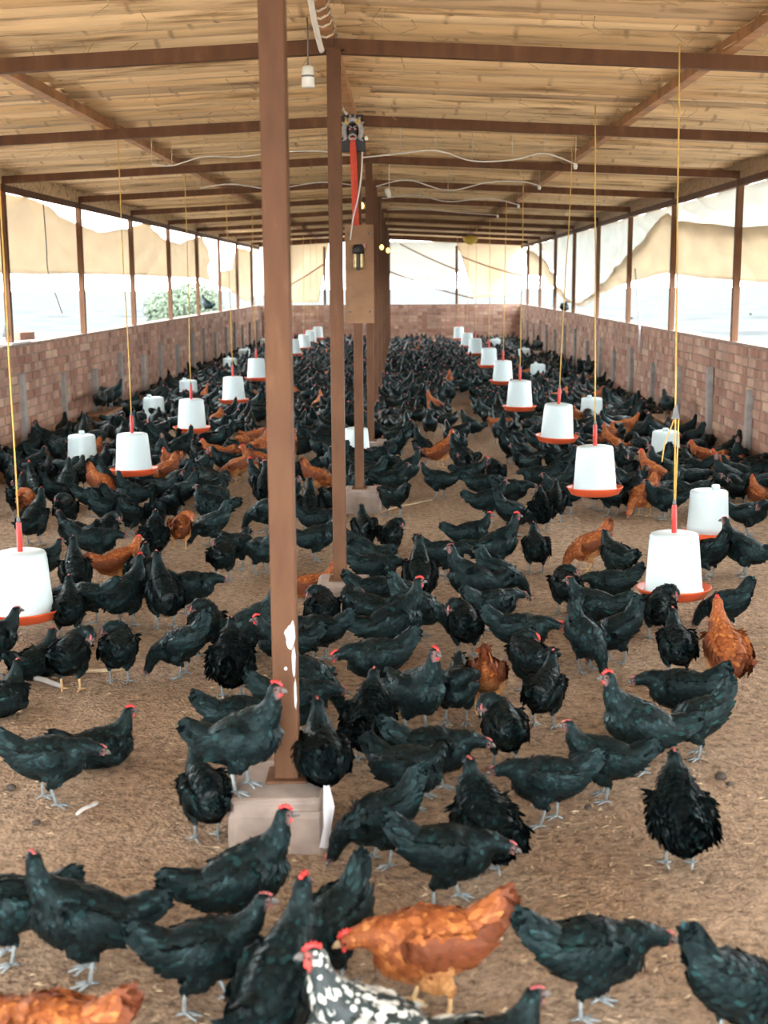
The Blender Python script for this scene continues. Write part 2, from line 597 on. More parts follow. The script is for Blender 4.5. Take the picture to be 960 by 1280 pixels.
wall_left = brick_wall('wall_left', (XL, YN, 0), (0, 1, 0), (1, 0, 0), YF - YN, 1, None)
wall_right = brick_wall('wall_right', (XR, YF, 0), (0, -1, 0), (-1, 0, 0), YF - YN, 2, None)
wall_far = brick_wall('wall_far', (XL, YF, 0), (1, 0, 0), (0, -1, 0), XR - XL, 3, None)

# cement studs standing against the side walls
stud_l = MB(); stud_l.bevel_box((-0.02, -0.05, -0.02), (0.035, 0.05, 0.74), 0.008); stud_m = stud_l.mesh('stud', 'stud')
for k in range(-6, 15):
    y = 12.0 + k * 1.42
    h = rng.uniform(0.85, 1.1)
    inst('cement_stud', stud_m, wall_left, (XL + 0.012, y + rng.uniform(-.1, .1), 0), (0, rng.uniform(-.02, .02), 0), (1, rng.uniform(.6, 1.0), h))
    inst('cement_stud', stud_m, wall_right, (XR - 0.012, y + 0.5 + rng.uniform(-.1, .1), 0), (0, rng.uniform(-.02, .02), math.pi), (1, rng.uniform(.6, 1.0), h))

# ------------------------------------------------------------------ roof: sheet, rafters, purlins, split bamboo
SLOPE = (ZR - ZE) / (XR - RX)


def roof_z(x, y=0):
    return ZR - SLOPE * abs(x - RX)


RAF_H, PUR_H = 0.066, 0.055
CAN0 = RAF_H + PUR_H + 0.006     # canes start this far above the rafter undersides
mb = MB()
prof = [(XL - 0.5, roof_z(XL - 0.5)), (RX, ZR), (XR + 0.5, roof_z(XR + 0.5))]
vs = []
for y in (YN - 0.4, YF + 0.6):
    for dz in (CAN0 + 0.07, CAN0 + 0.13):
        vs += [(x, y, z + dz) for x, z in prof]
mb.add(vs, [(0, 1, 7, 6), (1, 2, 8, 7), (3, 9, 10, 4), (4, 10, 11, 5), (0, 3, 4, 1), (1, 4, 5, 2), (6, 7, 10, 9), (7, 8, 11, 10), (0, 6, 9, 3), (2, 5, 11, 8)])
ceiling = tag(mb.build('ceiling', 'thatch'), kind='structure')

raf_ys = [Y0 + BAY * k for k in range(-4, 8)]
for y in raf_ys + [YF - 0.06]:
    for sx in (XL - 0.25, XR + 0.25):
        mb = MB()
        mb.beam((RX, y, ZR + RAF_H / 2), (sx, y, roof_z(sx) + RAF_H / 2), 0.05, RAF_H)
        mb.build('rafter', 'steel', ceiling)
for x, m in ((-2.0, 'rust'), (1.52, 'rust'), (RX - 0.03, 'rust')):
    mb = MB()
    z = roof_z(x) + RAF_H + PUR_H / 2
    mb.beam((x, YN, z), (x, YF, z), 0.06, PUR_H)
    mb.build('purlin', m, ceiling)
for x in (XL - 0.02, XR + 0.02):
    mb = MB()
    z = roof_z(x) - 0.035
    mb.beam((x, YN, z), (x, YF, z), 0.05, 0.06)
    mb.build('eave_beam', 'steel', ceiling)
for x in (XL - 0.02, XR + 0.02):
    mb = MB()
    z = roof_z(x)
    mb.box((x - 0.012, YN, z - 0.01), (x + 0.012, YF, z + CAN0 + 0.05))
    mb.build('eave_board', 'bamboo', ceiling)
# pale rope ties round the ridge beam
for k in range(9):
    mb = MB()
    y = 5.0 + k * 0.19 + rng.uniform(-.03, .03)
    z = ZR + RAF_H + PUR_H / 2
    pts = [(RX - 0.03 + 0.042 * math.cos(a), y + 0.02 * math.sin(a * 2), z + 0.04 * math.sin(a)) for a in np.linspace(0, 2 * math.pi, 9)]
    mb.tube(pts, 0.006, 5)
    mb.build('rope_tie', 'string', ceiling)


def cane_mesh(i, length):
    r = random.Random(500 + i)
    w = 0.165 + 0.04 * r.random()
    st = [0.0]
    rings = []
    x = r.uniform(0.1, 0.35)
    while x < length - 0.05:
        st += [x - 0.02, x, x + 0.02]
        rings.append(x)
        x += r.uniform(0.30, 0.75)
    st.append(length)
    na = 6
    vs, ring = [], []
    bow = r.uniform(-0.02, 0.02)
    for s in st:
        node = s in rings
        k = 1.06 if node else 1.0
        off = bow * math.sin(math.pi * s / length) + r.uniform(-.002, .002)
        for a in range(na + 1):
            t = math.pi * a / na
            vs.append((s, off - w / 2 * math.cos(t) * k, 0.065 - 0.065 * math.sin(t) * k))
            ring.append(r.choice((0.0, 0.35, 0.9)) if node else 0.0)
        vs.append((s, off, 0.068)); ring.append(0.0)
    n = na + 2
    fs = [(i2 * n + k, i2 * n + (k + 1) % n, (i2 + 1) * n + (k + 1) % n, (i2 + 1) * n + k) for i2 in range(len(st) - 1) for k in range(n)]
    mb = MB()
    mb.add(vs, fs, 0, True)
    me = mb.mesh('bamboo_cane', 'bamboo')
    at = me.attributes.new('node_ring', 'FLOAT', 'POINT')
    at.data.foreach_set('value', ring)
    return me


LC = 3.62
canes = [cane_mesh(i, LC) for i in range(8)]
spots = []
y = YN - 0.2
while y < YF + 0.4:
    for side in (-1, 1):
        spots.append((y + rng.uniform(-.02, .02), side, rng.randrange(8), rng.uniform(-.008, .008), rng.uniform(-.012, .016), rng.uniform(-.12, .12), rng.uniform(-.12, .12)))
    y += 0.205
vis = sorted([s for s in spots if s[0] > 4.9], key=lambda s: s[0])
single = set(id(s) for s in vis[:300])
rv, rf, rr = [], [], []
for s in spots:
    y, side, var, rz, dz, roll, dx = s
    R = (Matrix.Rotation(0 if side > 0 else math.pi, 4, 'Z') @ Matrix.Rotation(rz, 4, 'Z') @ Matrix.Rotation(math.atan(SLOPE), 4, 'Y') @ Matrix.Rotation(roll, 4, 'X'))
    loc = Vector((RX - side * (0.02 + abs(dx)), y, ZR + CAN0 + dz))
    if id(s) in single:
        o = inst('bamboo_cane', canes[var], ceiling)
        o.matrix_local = Matrix.Translation(loc) @ R
    else:
        me = canes[var]
        n0 = sum(len(a) for a in rv)
        co = np.empty(len(me.vertices) * 3, 'f'); me.vertices.foreach_get('co', co)
        co = co.reshape(-1, 3) @ np.array(R.to_3x3()).T + np.array(loc)
        rv.append(co)
        rf.append(np.array([p.vertices[:] for p in me.polygons]) + n0)
me = bpy.data.meshes.new('bamboo_thatch')
me.from_pydata(np.concatenate(rv).tolist(), [], np.concatenate(rf).tolist())
me.materials.append(MAT['bamboo'])
me.polygons.foreach_set('use_smooth', [True] * len(me.polygons))
tag(inst('bamboo_canes', me, ceiling), kind='stuff')
# frayed fibres and straw ends hanging from the canes
mb = MB()
for k in range(420):
    y = 5.0 + 24 * rng.random() ** 1.8
    x = rng.uniform(XL + .2, XR - .2)
    z = roof_z(x) + CAN0 + 0.004
    l = rng.uniform(.03, .10)
    mb.tube([(x, y, z + .01), (x + rng.uniform(-.06, .06), y + rng.uniform(-.02, .02), z - l * .5), (x + rng.uniform(-.08, .08), y, z - l)], 0.0018, 4)
tag(mb.build('loose_fibres', 'straw', ceiling), kind='stuff')

# ------------------------------------------------------------------ pillars on concrete footings
PIL = [(-0.345, 3.62), (-0.31, 6.2), (-0.305, 9.06), (-0.29, 11.85)] + [(-0.30, Y0 + BAY * k) for k in range(1, 8)]
BLK = 0.15


def chip_mesh(seed, w, h):
    r = random.Random(seed)
    mb = MB()
    n = 14
    ring = [(math.cos(2 * math.pi * k / n) * w * r.uniform(.6, 1.1), math.sin(2 * math.pi * k / n) * h * r.uniform(.7, 1.1)) for k in range(n)]
    vs = [(0, -0.0016, 0)] + [(x, -0.0012, z) for x, z in ring] + [(x * 1.05, 0.001, z * 1.05) for x, z in ring]
    fs = [(0, 1 + k, 1 + (k + 1) % n) for k in range(n)] + [(1 + k, 1 + n + k, 1 + n + (k + 1) % n, 1 + (k + 1) % n) for k in range(n)]
    mb.add(vs, fs)
    return mb


pillar_names = ['brown steel pillar with flaked white paint chips', 'bare brown steel pillar one bay behind the chipped pillar',
                'brown steel pillar carrying the tall brown board', 'brown steel pillar directly behind the board pillar']
for i, (x, y) in enumerate(PIL):
    fw, fd = (0.14, 0.17) if i == 0 else (0.135, 0.14)
    mb = MB()
    r = random.Random(i)
    mb.bevel_box((-fw, -fd, -0.08), (fw, fd, BLK - 0.03), 0.018)
    mb.bevel_box((-fw * .93, -fd * .93, BLK - 0.05), (fw * .93, fd * .93, BLK), 0.014)
    mb.v = [(a + r.uniform(-.006, .006), b + r.uniform(-.006, .006), c + r.uniform(-.003, .003)) for a, b, c in mb.v]
    f = mb.build('concrete_footing', 'concrete', None, (x + (-0.02 if i == 0 else 0.02), y - 0.02, 0))
    far = i >= 4
    tag(f, ['rough concrete footing under the paint-chipped pillar', 'rough concrete footing under the pillar behind the chipped one', 'concrete footing under the pillar with the brown board',
            'concrete footing just behind the board pillar'][i] if not far else 'concrete footing under the %s pillar counted from the chipped pillar' % ORD[i], 'footing', 'concrete pillar footings')
    w = 0.036 if i == 0 else 0.032
    mb = MB()
    top = roof_z(x) + (RAF_H * 0.2)
    mb.bevel_box((-w, -w, 0), (w, w, top - BLK), 0.005)
    p = empty('steel_pillar', (x, y, BLK))
    tag(p, pillar_names[i] if not far else 'brown steel pillar, %s in the row counted from the chipped pillar' % ORD[i], 'pillar', 'pillars along the ridge')
    mb.build('shaft', 'steel', p)
    mb = MB(); mb.bevel_box((-w * 1.7, -w * 1.7, -0.002), (w * 1.7, w * 1.7, 0.008), 0.003)
    mb.build('base_plate', 'steel', p)
    mb = MB(); mb.box((-w * 1.5, -w * 1.2, top - BLK - 0.012), (w * 1.5, w * 1.2, top - BLK - 0.002))
    mb.build('top_plate', 'steel', p)
    if i == 0:
        for j, (dx, z, cw, ch) in enumerate((q[0], q[1] - .095, q[2], q[3]) for q in ((0.020, 0.535, 0.013, 0.038), (0.028, 0.46, 0.006, 0.05), (0.004, 0.44, 0.005, 0.006), (0.031, 0.36, 0.004, 0.05), (0.026, 0.555, 0.008, 0.03), (0.012, 0.545, 0.012, 0.015))):
            c = chip_mesh(j, cw, ch).build('paint_flake', 'paint', p, (dx, -w - 0.0005, z))
# white strip of cloth tied at the first footing
mb = MB()
pts = [at_y(408, 983, 3.40), at_y(411, 1010, 3.385), at_y(409, 1035, 3.385), at_y(406, 1060, 3.39)]
vs, fs = [], []
for i, p in enumerate(pts):
    for k in range(5):
        a = (k - 2) / 2
        vs.append(p + Vector((a * (0.008 + 0.006 * (i > 0) + .003 * math.sin(i * 2.4)), -0.004 * math.cos(a * 4), 0)))
for i in range(3):
    for k in range(4):
        fs.append((i * 5 + k, i * 5 + k + 1, (i + 1) * 5 + k + 1, (i + 1) * 5 + k))
nv = len(vs)
vs += [v + Vector((0, 0.006, 0)) for v in vs]
fs += [tuple(nv + j for j in reversed(q)) for q in fs]
mb.add(vs, fs, 0, True)
tag(mb.build('cloth_strip', 'strap'), 'crumpled white cloth strip hanging off the chipped pillar footing', 'cloth strip')

# posts standing on the side walls
post = MB(); post.bevel_box((-0.03, -0.03, 0), (0.03, 0.03, roof_z(XL) - ZW + 0.0), 0.004)
post_m = post.mesh('wall_post', 'steel')
for k in range(-2, 8):
    y = Y0 + BAY * k
    ll = 'brown steel wall post standing beside the loose brick' if k == 0 else 'brown steel wall post, %s one %s the loose brick' % (ORD[abs(k) - 1], 'beyond' if k > 0 else 'short of')
    lr = 'brown steel wall post, %s one %s the dangling white strap' % (ORD[k - 2] if k > 1 else ORD[1 - k], 'beyond' if k > 1 else 'short of')
    tag(inst('wall_post', post_m, None, (XL - 0.02, y, ZW)), ll, 'post', 'posts on the loose-brick wall')
    tag(inst('wall_post', post_m, None, (XR + 0.02, y, ZW)), lr, 'post', 'posts on the strap wall')
for x in (-1.95, 1.4):
    tag(inst('wall_post', post_m, None, (x, YF + 0.05, ZW)), 'brown steel post on the far end wall before ' + ('the slanted tarpaulin' if x < 0 else 'the white sheet edge'), 'post', 'posts on the far end wall')

# ------------------------------------------------------------------ tarpaulins
def lerp_table(tab, t):
    for (a, *va), (b, *vb) in zip(tab, tab[1:]):
        if a <= t <= b:
            k = (t - a) / (b - a)
            k = k * k * (3 - 2 * k) * 0.4 + k * 0.6
            return [p + (q - p) * k for p, q in zip(va, vb)]
    return tab[0][1:] if t < tab[0][0] else tab[-1][1:]


def side_tarp(name, x, out, tab, y_a, y_b, m, label, seed, thick=0.004, drop=0.0):
    """tab rows: post index, top t, bottom t (0 eave, 1 wall top)"""
    ze, zw = roof_z(x) - 0.03, ZW
    ny = int((y_b - y_a) / 0.07)
    nz = 12
    vs, fs = [], []
    for i in range(ny + 1):
        y = y_a + (y_b - y_a) * i / ny
        k = (y - Y0) / BAY
        tt, tb = lerp_table(tab, k)
        for j in range(nz + 1):
            t = tt + (tb - tt) * j / nz
            z = ze + (zw - ze) * t
            wob = 0.025 * math.sin(y * 2.3 + j * 0.5 + seed) + 0.05 * noise.noise((y * 1.5, z * 2.2, seed)) + 0.026 * math.sin(16 * t + 2.4 * math.sin(y * 1.9 + seed)) + 0.02 * noise.noise((y * 4, z * 5, seed))
            vs.append((x + out * (0.07 + drop + abs(wob) * 0.8 + 0.03 * j / nz), y, z))
    n = nz + 1
    for i in range(ny):
        for j in range(nz):
            fs.append((i * n + j, i * n + j + 1, (i + 1) * n + j + 1, (i + 1) * n + j))
    mb = MB(); mb.add(vs, fs, 0, True)
    me = eval_mesh(mb.mesh(name, m), [('SOLIDIFY', {'thickness': thick})])
    return tag(inst(name, me), label, 'tarpaulin')


left_tab = [(-4, 0.03, .54), (-3, 0.11, .54), (-2.5, 0.02, .54), (-2, 0.14, .53), (-1, 0.09, .54), (-.45, 0.01, .54), (0, 0.02, .54), (0.5, 0.02, .54), (1, 0.13, .53), (1.45, 0.17, .53), (2, 0.1, .53), (2.55, 0, .53), (3, 0.13, .54), (3.5, 0.15, .54), (4, 0.06, .54), (4.3, 0.02, .54), (4.45, 0.02, .56), (5.0, 0.39, .60)]
side_tarp('cream_tarpaulin', XL, -1, left_tab, -0.2, Y0 + BAY * 4.75, 'cream', 'long cream tarpaulin scalloped along ' + LWALL, 1.0)
side_tarp('cream_tarpaulin', XL, -1, [(5.1, .45, .64), (5.9, .40, .72), (6.1, .06, .78), (6.9, .04, .92), (7.4, .1, .85)], Y0 + BAY * 5.1, Y0 + BAY * 7.3, 'cream', 'bunched cream tarpaulin at the far corner of ' + LWALL, 2.0)
right_tab = [(-4, .2, .6), (-3, .12, .56), (-2, .3, .6), (-1, .22, .58), (-.5, .30, .64), (0, .28, .62), (.55, .21, .60), (1, .15, .57), (1.28, .06, .55), (2, .31, .61), (2.5, .46, .66), (3, .64, .73), (3.5, .80, .83),
             (4, .885, .92), (4.5, .84, .89), (5, .69, .80), (5.5, .45, .68), (6, .25, .54), (7, .10, .5), (7.5, .06, .5)]
side_tarp('cream_tarpaulin', XR, 1, right_tab, -0.2, YF - 0.3, 'cream', 'long cream tarpaulin sagging low on ' + RWALL, 3.0)
sheet_tab = [(k, .0, min(1, tt + .05)) for k, tt, tb in right_tab]
side_tarp('white_sheet', XR, 1, sheet_tab, -0.2, YF - 0.3, 'white_sheet', 'thin white sheet hung above the sagging tarpaulin by ' + RWALL, 5.0, 0.002, 0.08)


def free_cloth(name, outline_fn, nu, nv, m, label, thick=0.003):
    vs = [outline_fn(i / nu, j / nv) for i in range(nu + 1) for j in range(nv + 1)]
    n = nv + 1
    fs = [(i * n + j, i * n + j + 1, (i + 1) * n + j + 1, (i + 1) * n + j) for i in range(nu) for j in range(nv)]
    mb = MB(); mb.add(vs, fs, 0, True)
    me = eval_mesh(mb.mesh(name, m), [('SOLIDIFY', {'thickness': thick})])
    return tag(inst(name, me), label, 'tarpaulin')


def quad_cloth(corners, y, seed, sag=0.0):
    a, b, c, d = [Vector(p) for p in corners]      # top-left, top-right, bottom-right, bottom-left (x, z)

    def f(u, v):
        p = a.lerp(b, u).lerp(d.lerp(c, u), v)
        return (p.x, y + 0.10 * noise.noise((p.x * 1.3 + seed, p.y * 1.6, seed)) + 0.03 * math.sin(9 * (u + v * 0.8) + seed), p.y - sag * math.sin(math.pi * u) * v)
    return f


def far_xz(px, py):
    p = at_y(px, py, YF + 0.12)
    return (p.x, p.z)


free_cloth('cream_tarpaulin', quad_cloth([far_xz(570, 302), far_xz(655, 301), far_xz(652, 364), far_xz(592, 372)], YF + 0.14, 1.0, 0.05), 22, 14, 'cream', 'cream tarpaulin corner hanging over the far end wall')
free_cloth('white_sheet', quad_cloth([far_xz(484, 302), far_xz(572, 302), far_xz(578, 338), far_xz(484, 342)], YF + 0.2, 4.0, 0.22), 22, 12, 'white_sheet', 'thin white sheet stretched beside the far cream tarpaulin', 0.002)
free_cloth('cream_tarpaulin', quad_cloth([far_xz(352, 302), far_xz(412, 302), far_xz(398, 378), far_xz(340, 378)], YF + 0.16, 7.0, 0.0), 18, 14, 'cream', 'cream tarpaulin hung slantwise across the far end opening')
free_cloth('white_sheet', quad_cloth([far_xz(312, 302), far_xz(368, 302), far_xz(372, 345), far_xz(312, 372)], YF + 0.42, 9.0, 0.1), 14, 12, 'white_sheet', 'thin white sheet at the far corner by the slanted tarpaulin', 0.002)
# ropes that hold the far cloths
for k, (a, b, sag) in enumerate((((484, 338), (592, 373), .06), ((330, 372), (405, 330), .05), ((575, 320), (655, 345), .04), ((500, 305), (578, 340), .03))):
    p, q = at_y(*a, YF + 0.05), at_y(*b, YF + 0.05)
    mb = MB(); mb.tube([p.lerp(q, t) - Vector((0, 0, sag * math.sin(math.pi * t))) for t in np.linspace(0, 1, 9)], 0.018, 5)
    tag(mb.build('tie_rope', 'wood'), ['tie rope along the lower edge of the far white sheet', 'tie rope crossing the far slanted tarpaulin', 'tie rope over the far cream tarpaulin corner', 'tie rope slanting over the far white sheet'][k], 'rope', 'ropes across the far end')

# ------------------------------------------------------------------ field beyond: bushes, weeds, tree line
def leafy(name, loc, rx, rz, n, leaf, m, label, cat, seed, kind=None, group=None):
    r = np.random.default_rng(seed)
    d = r.normal(size=(n, 3)); d /= np.linalg.norm(d, axis=1)[:, None]
    p = d * (r.random(n) ** 0.4)[:, None] * np.array([rx, rx * .8, rz]) + np.array([0, 0, rz * .95])
    t = r.normal(size=(n, 3)); t /= np.linalg.norm(t, axis=1)[:, None]
    s = np.cross(t, d); s /= np.linalg.norm(s, axis=1)[:, None] + 1e-9
    L = leaf * (0.6 + 0.8 * r.random(n))[:, None]
    quad = np.stack([p - t * L, p + s * L * .4, p + t * L, p - s * L * .4], 1).reshape(-1, 3)
    mb = MB()
    mb.add(quad.tolist(), [(4 * i, 4 * i + 1, 4 * i + 2, 4 * i + 3) for i in range(n)])
    root = empty(name, loc)
    mb.build('foliage', m, root)
    st = MB()
    for k in range(5):
        a = k * 1.3
        st.tube([(0, 0, 0), (math.cos(a) * rx * .2, math.sin(a) * rx * .2, rz * .6), (math.cos(a) * rx * .5, math.sin(a) * rx * .4, rz * 1.2)], [0.03, 0.02, 0.01], 5)
    st.build('stem', 'wood', root)
    return tag(root, label, cat, group, kind)


leafy('leafy_bush', (-6.9, 43, -.09), 1.0, 0.95, 6000, .07, 'leaf', 'round green bush in the field beyond the loose-brick wall', 'bush', 3)
leafy('leafy_bush', (-8.3, 46, -.09), 0.9, 0.8, 4500, .07, 'leaf', 'green bush in the field behind the round green bush', 'bush', 4)
for k in range(7):
    leafy('weed_clump', (5.4 + rng.uniform(0, 2.5), 15 + k * 1.6, -.09), rng.uniform(.5, .9), rng.uniform(.22, .42), 420, .12, 'weed', 'pale weedy clump beyond the strap wall, %s counted from the nearest' % ORD[k], 'weeds', 20 + k, group='weeds beyond the strap wall')
for k in range(4):
    leafy('weed_clump', (-6.0 - rng.uniform(0, 2.5), 15 + k * 1.9, -.09), rng.uniform(.5, .9), rng.uniform(.15, .3), 300, .1, 'weed', 'low weedy clump beyond the loose-brick wall, %s towards the bushes' % ORD[k], 'weeds', 40 + k, group='weeds beyond the loose-brick wall')
# furrows of the field
mb = MB()
for k in range(60):
    side = -1 if k % 2 else 1
    x = side * (6 + 45 * rng.random())
    y = 14 + rng.random() * 70
    l = rng.uniform(4, 12)
    w = rng.uniform(.2, .5)
    mb.add([(x - l, y - w, -.09), (x + l, y - w, -.09), (x + l, y, .02), (x - l, y, .02), (x - l, y + w, -.09), (x + l, y + w, -.09)], [(0, 1, 2, 3), (3, 2, 5, 4)])
mb.build('furrows', 'field', field)['kind'] = 'stuff'

#PART things
# ------------------------------------------------------------------ hanging feeders and floor drinkers
bk = MB()
bk.lathe([(0.0, 0.30), (0.085, 0.302), (0.108, 0.296), (0.114, 0.285), (0.1145, 0.27), (0.1165, 0.265), (0.134, 0.03), (0.139, 0.028), (0.139, 0.012), (0.132, 0.010), (0.128, 0.03), (0.0, 0.035)], 36)
bucket_m = bk.mesh('bucket', 'bucket')
pn = MB()
pn.lathe([(0.0, 0.0), (0.125, 0.0), (0.15, 0.008), (0.172, 0.045), (0.178, 0.052), (0.174, 0.054), (0.168, 0.048), (0.145, 0.014), (0.0, 0.010)], 40)
pan_m = pn.mesh('pan', 'pan')
pp = MB(); pp.lathe([(0.0, 0.135), (0.010, 0.135), (0.0125, 0.13), (0.0125, 0.0), (0.016, 0.0), (0.016, -0.02), (0.0, -0.02)], 14)
pipe_m = pp.mesh('pipe', 'red_pipe')
cl = MB(); cl.lathe([(0.0, 0.03), (0.006, 0.03), (0.009, 0.015), (0.009, 0.0), (0.0, 0.0)], 10)
clip_m = cl.mesh('clip', 'grey_clip')
db = MB()
db.lathe([(0.0, 0.30), (0.09, 0.302), (0.110, 0.297), (0.116, 0.286), (0.117, 0.26), (0.126, 0.085), (0.128, 0.08), (0.129, 0.03), (0.0, 0.03)], 36)
drum_m = db.mesh('drum', 'bucket')
bs = MB()
bs.lathe([(0.0, 0.0), (0.15, 0.0), (0.172, 0.008), (0.182, 0.035), (0.185, 0.04), (0.180, 0.042), (0.168, 0.016), (0.132, 0.014), (0.131, 0.05), (0.124, 0.05), (0.0, 0.03)], 40)
base_m = bs.mesh('base', 'pan')
lk = MB(); lk.lathe([(0.0, 0.03), (0.022, 0.03), (0.026, 0.022), (0.026, 0.0), (0.0, 0.0)], 16)
knob_m = lk.mesh('cap', 'bucket')
keep_clear = [(x, y, 0.22) for x, y in PIL]


def roof_hook(x):
    return roof_z(x) + RAF_H


def feeder(x, y, z, label, group, tilt=0.0, s=1.0, rope='rope', clip_z=None):
    root = empty('hanging_feeder', (x, y, z), rng.uniform(0, 6))
    root.rotation_euler = (tilt, tilt * .6, 0)
    root.scale = (s, s, s)
    inst('pan', pan_m, root)
    inst('bucket', bucket_m, root, (0, 0, 0.012))
    pipe = inst('pipe', pipe_m, root, (0, 0, 0.31))
    inst('clip', clip_m, pipe, (0, 0, 0.13))
    tag(root, label, 'feeder', group)
    mb = MB()
    h = (roof_hook(x) - z) / s
    wob = [(rng.uniform(-.004, .004), rng.uniform(-.004, .004), 0.465 + (h - 0.465) * k / 6) for k in range(7)]
    mb.tube([(0, 0, 0.46)] + wob[1:], 0.0042, 5)
    if clip_z:
        mb.tube([(0.004, 0, 0.46), (0.016, 0, clip_z)], 0.004, 5)
        mb.tube([(-0.004, 0, clip_z), (-0.05, 0, clip_z - 0.12), (-0.06, 0.0, clip_z - 0.2)], 0.0035, 5)
    mb.build('hanging_rope', rope, root)
    if clip_z:
        mb = MB(); mb.add([(-.018, -.006, clip_z), (.02, -.006, clip_z), (.004, -.006, clip_z + .08), (-.018, .006, clip_z), (.02, .006, clip_z), (.004, .006, clip_z + .08)],
                          [(0, 1, 2), (5, 4, 3), (0, 3, 4, 1), (1, 4, 5, 2), (2, 5, 3, 0)])
        mb.build('rope_adjuster', 'grey_clip', root)
    keep_clear.append((x, y, 0.20 if z < .15 else 0.10))


def fx(px, y):
    return at_y(px, 600, y).x


FR = [(847, 5.95, .115), (744, 8.0, .27), (695, 10.5, .30), (648, 13.3, .28), (627, 17.2, .25), (610, 20.5, .25), (593, 24.0, .25), (583, 27.5, .22), (573, 31.0, .22)]
FRN = ['white bucket feeder with orange pan hanging from a knotted yellow rope', 'white bucket feeder with orange pan, next in line after the knotted-rope feeder',
       'white bucket feeder tilted above its orange pan in the strap-wall row', 'white bucket feeder with orange pan just beyond the tilted feeder']
for i, (px, y, z) in enumerate(FR):
    feeder(fx(px, y), y, z, FRN[i] if i < 4 else 'small white feeder, %s in the row counted from the knotted-rope feeder' % ORD[i], 'hanging feeders along the strap wall', 0.05 if i == 2 else (-0.03 if i == 0 else rng.uniform(-.03, .03)), clip_z=0.85 if i == 0 else None)
FL = [(20, 5.6, .11), (168, 9.4, .20), (242, 12.0, .22), (295, 14.9, .22), (324, 18.0, .25), (370, 24.2, .25), (383, 27.0, .22), (391, 29.5, .22), (400, 31.8, .22)]
FLN = ['large white feeder with orange pan by a bamboo stick on the floor', 'white feeder ringed by a crowd of feeding black hens', 'white feeder with orange pan just beyond the crowded feeder',
       'white feeder hanging over russet hens by the loose-brick wall row']
for i, (px, y, z) in enumerate(FL):
    feeder(fx(px, y), y, z, FLN[i] if i < 4 else 'small white feeder, %s in the row counted from the large feeder' % ORD[i], 'hanging feeders along the loose-brick wall', rng.uniform(-.03, .03))
feeder(fx(446, 11.3), 11.3, 0.05, 'white feeder hanging behind the pillar with the brown board', None, 0.0, 0.9)


def drinker(px, py, label, group, s=1.0):
    p = on_floor(px, py)
    root = empty('floor_drinker', (p.x, p.y, 0), rng.uniform(0, 6))
    root.scale = (s, s, s)
    inst('base', base_m, root)
    inst('drum', drum_m, root, (0, 0, 0.012))
    inst('cap', knob_m, root, (0.05, 0.02, 0.313))
    tag(root, label, 'drinker', group)
    keep_clear.append((p.x, p.y, 0.24))
    return p


drinker(884, 674, 'white drum drinker on red base beside the knotted-rope feeder', 'floor drinkers')
drinker(831, 583, 'white drum drinker with a black hen standing before it', 'floor drinkers')
drinker(739, 532, 'white drum drinker on the floor near the tilted feeder', 'floor drinkers')
for i, (px, py) in enumerate(((672, 480), (655, 456), (619, 441), (573, 430))):
    drinker(px, py, 'small white drinker on the strap-wall side, %s beyond the tilted feeder' % ORD[i], 'floor drinkers')
pd = drinker(104, 588, 'white drum drinker on red base beside a pale floor board', 'floor drinkers')
drinker(193, 530, 'white drum drinker on the floor behind the crowded feeder', 'floor drinkers')
for i, (px, py) in enumerate(((236, 504), (288, 470), (306, 456), (330, 441), (364, 427), (493, 426))):
    drinker(px, py, 'small white drinker on the loose-brick side, %s beyond the crowded feeder' % ORD[i + 1] if px < 400 else 'small distant white drinker standing by the far pillars', 'floor drinkers')
mb = MB(); mb.bevel_box((-0.28, -0.05, 0), (0.28, 0.05, 0.03), 0.004)
o = mb.build('floor_board', 'stud', None, (pd.x + 0.0, pd.y - 0.30, 0.0))
tag(o, 'pale wooden board lying before the drum drinker', 'board')
# feed bowl
p = on_floor(797, 603)
mb = MB(); mb.lathe([(0, 0), (0.085, 0), (0.10, 0.05), (0.105, 0.055), (0.098, 0.055), (0.08, 0.012), (0, 0.01)], 28)
tag(mb.build('feed_bowl', 'concrete', None, p), 'grey feed bowl beside the drum drinker', 'bowl')
keep_clear.append((p.x, p.y, .15))


# low benches by the walls that hens stand on
def bench(px, py, length, rz, label):
    p = on_floor(px, py)
    p.x = min(max(p.x, XL + .26), XR - .26)
    root = empty('plank_bench', p, rz)
    mb = MB(); mb.bevel_box((-length / 2, -0.09, 0.17), (length / 2, 0.09, 0.20), 0.006); mb.build('plank', 'wood', root)
    for sx in (-1, 1):
        mb = MB(); mb.bevel_box((sx * (length / 2 - 0.06) - 0.02, -0.07, 0), (sx * (length / 2 - 0.06) + 0.02, 0.07, 0.17), 0.004)
        mb.build('leg', 'wood', root)
    tag(root, label, 'bench')
    keep_clear.append((p.x, p.y, 0.35))
    return p


BEN = [bench(120, 535, 0.9, math.pi / 2, 'low plank bench holding black hens by the loose-brick wall'), bench(700, 452, 0.8, math.pi / 2, 'low plank bench far along the strap wall'),
       bench(757, 487, 0.9, math.pi / 2, 'low plank bench holding hens by the strap wall'), bench(842, 545, 0.7, math.pi / 2, 'low plank bench nearest the knotted rope by the strap wall')]

# ------------------------------------------------------------------ things on the pillars and under the ridge
bp = PIL[2]
y_b = bp[1] - 0.032
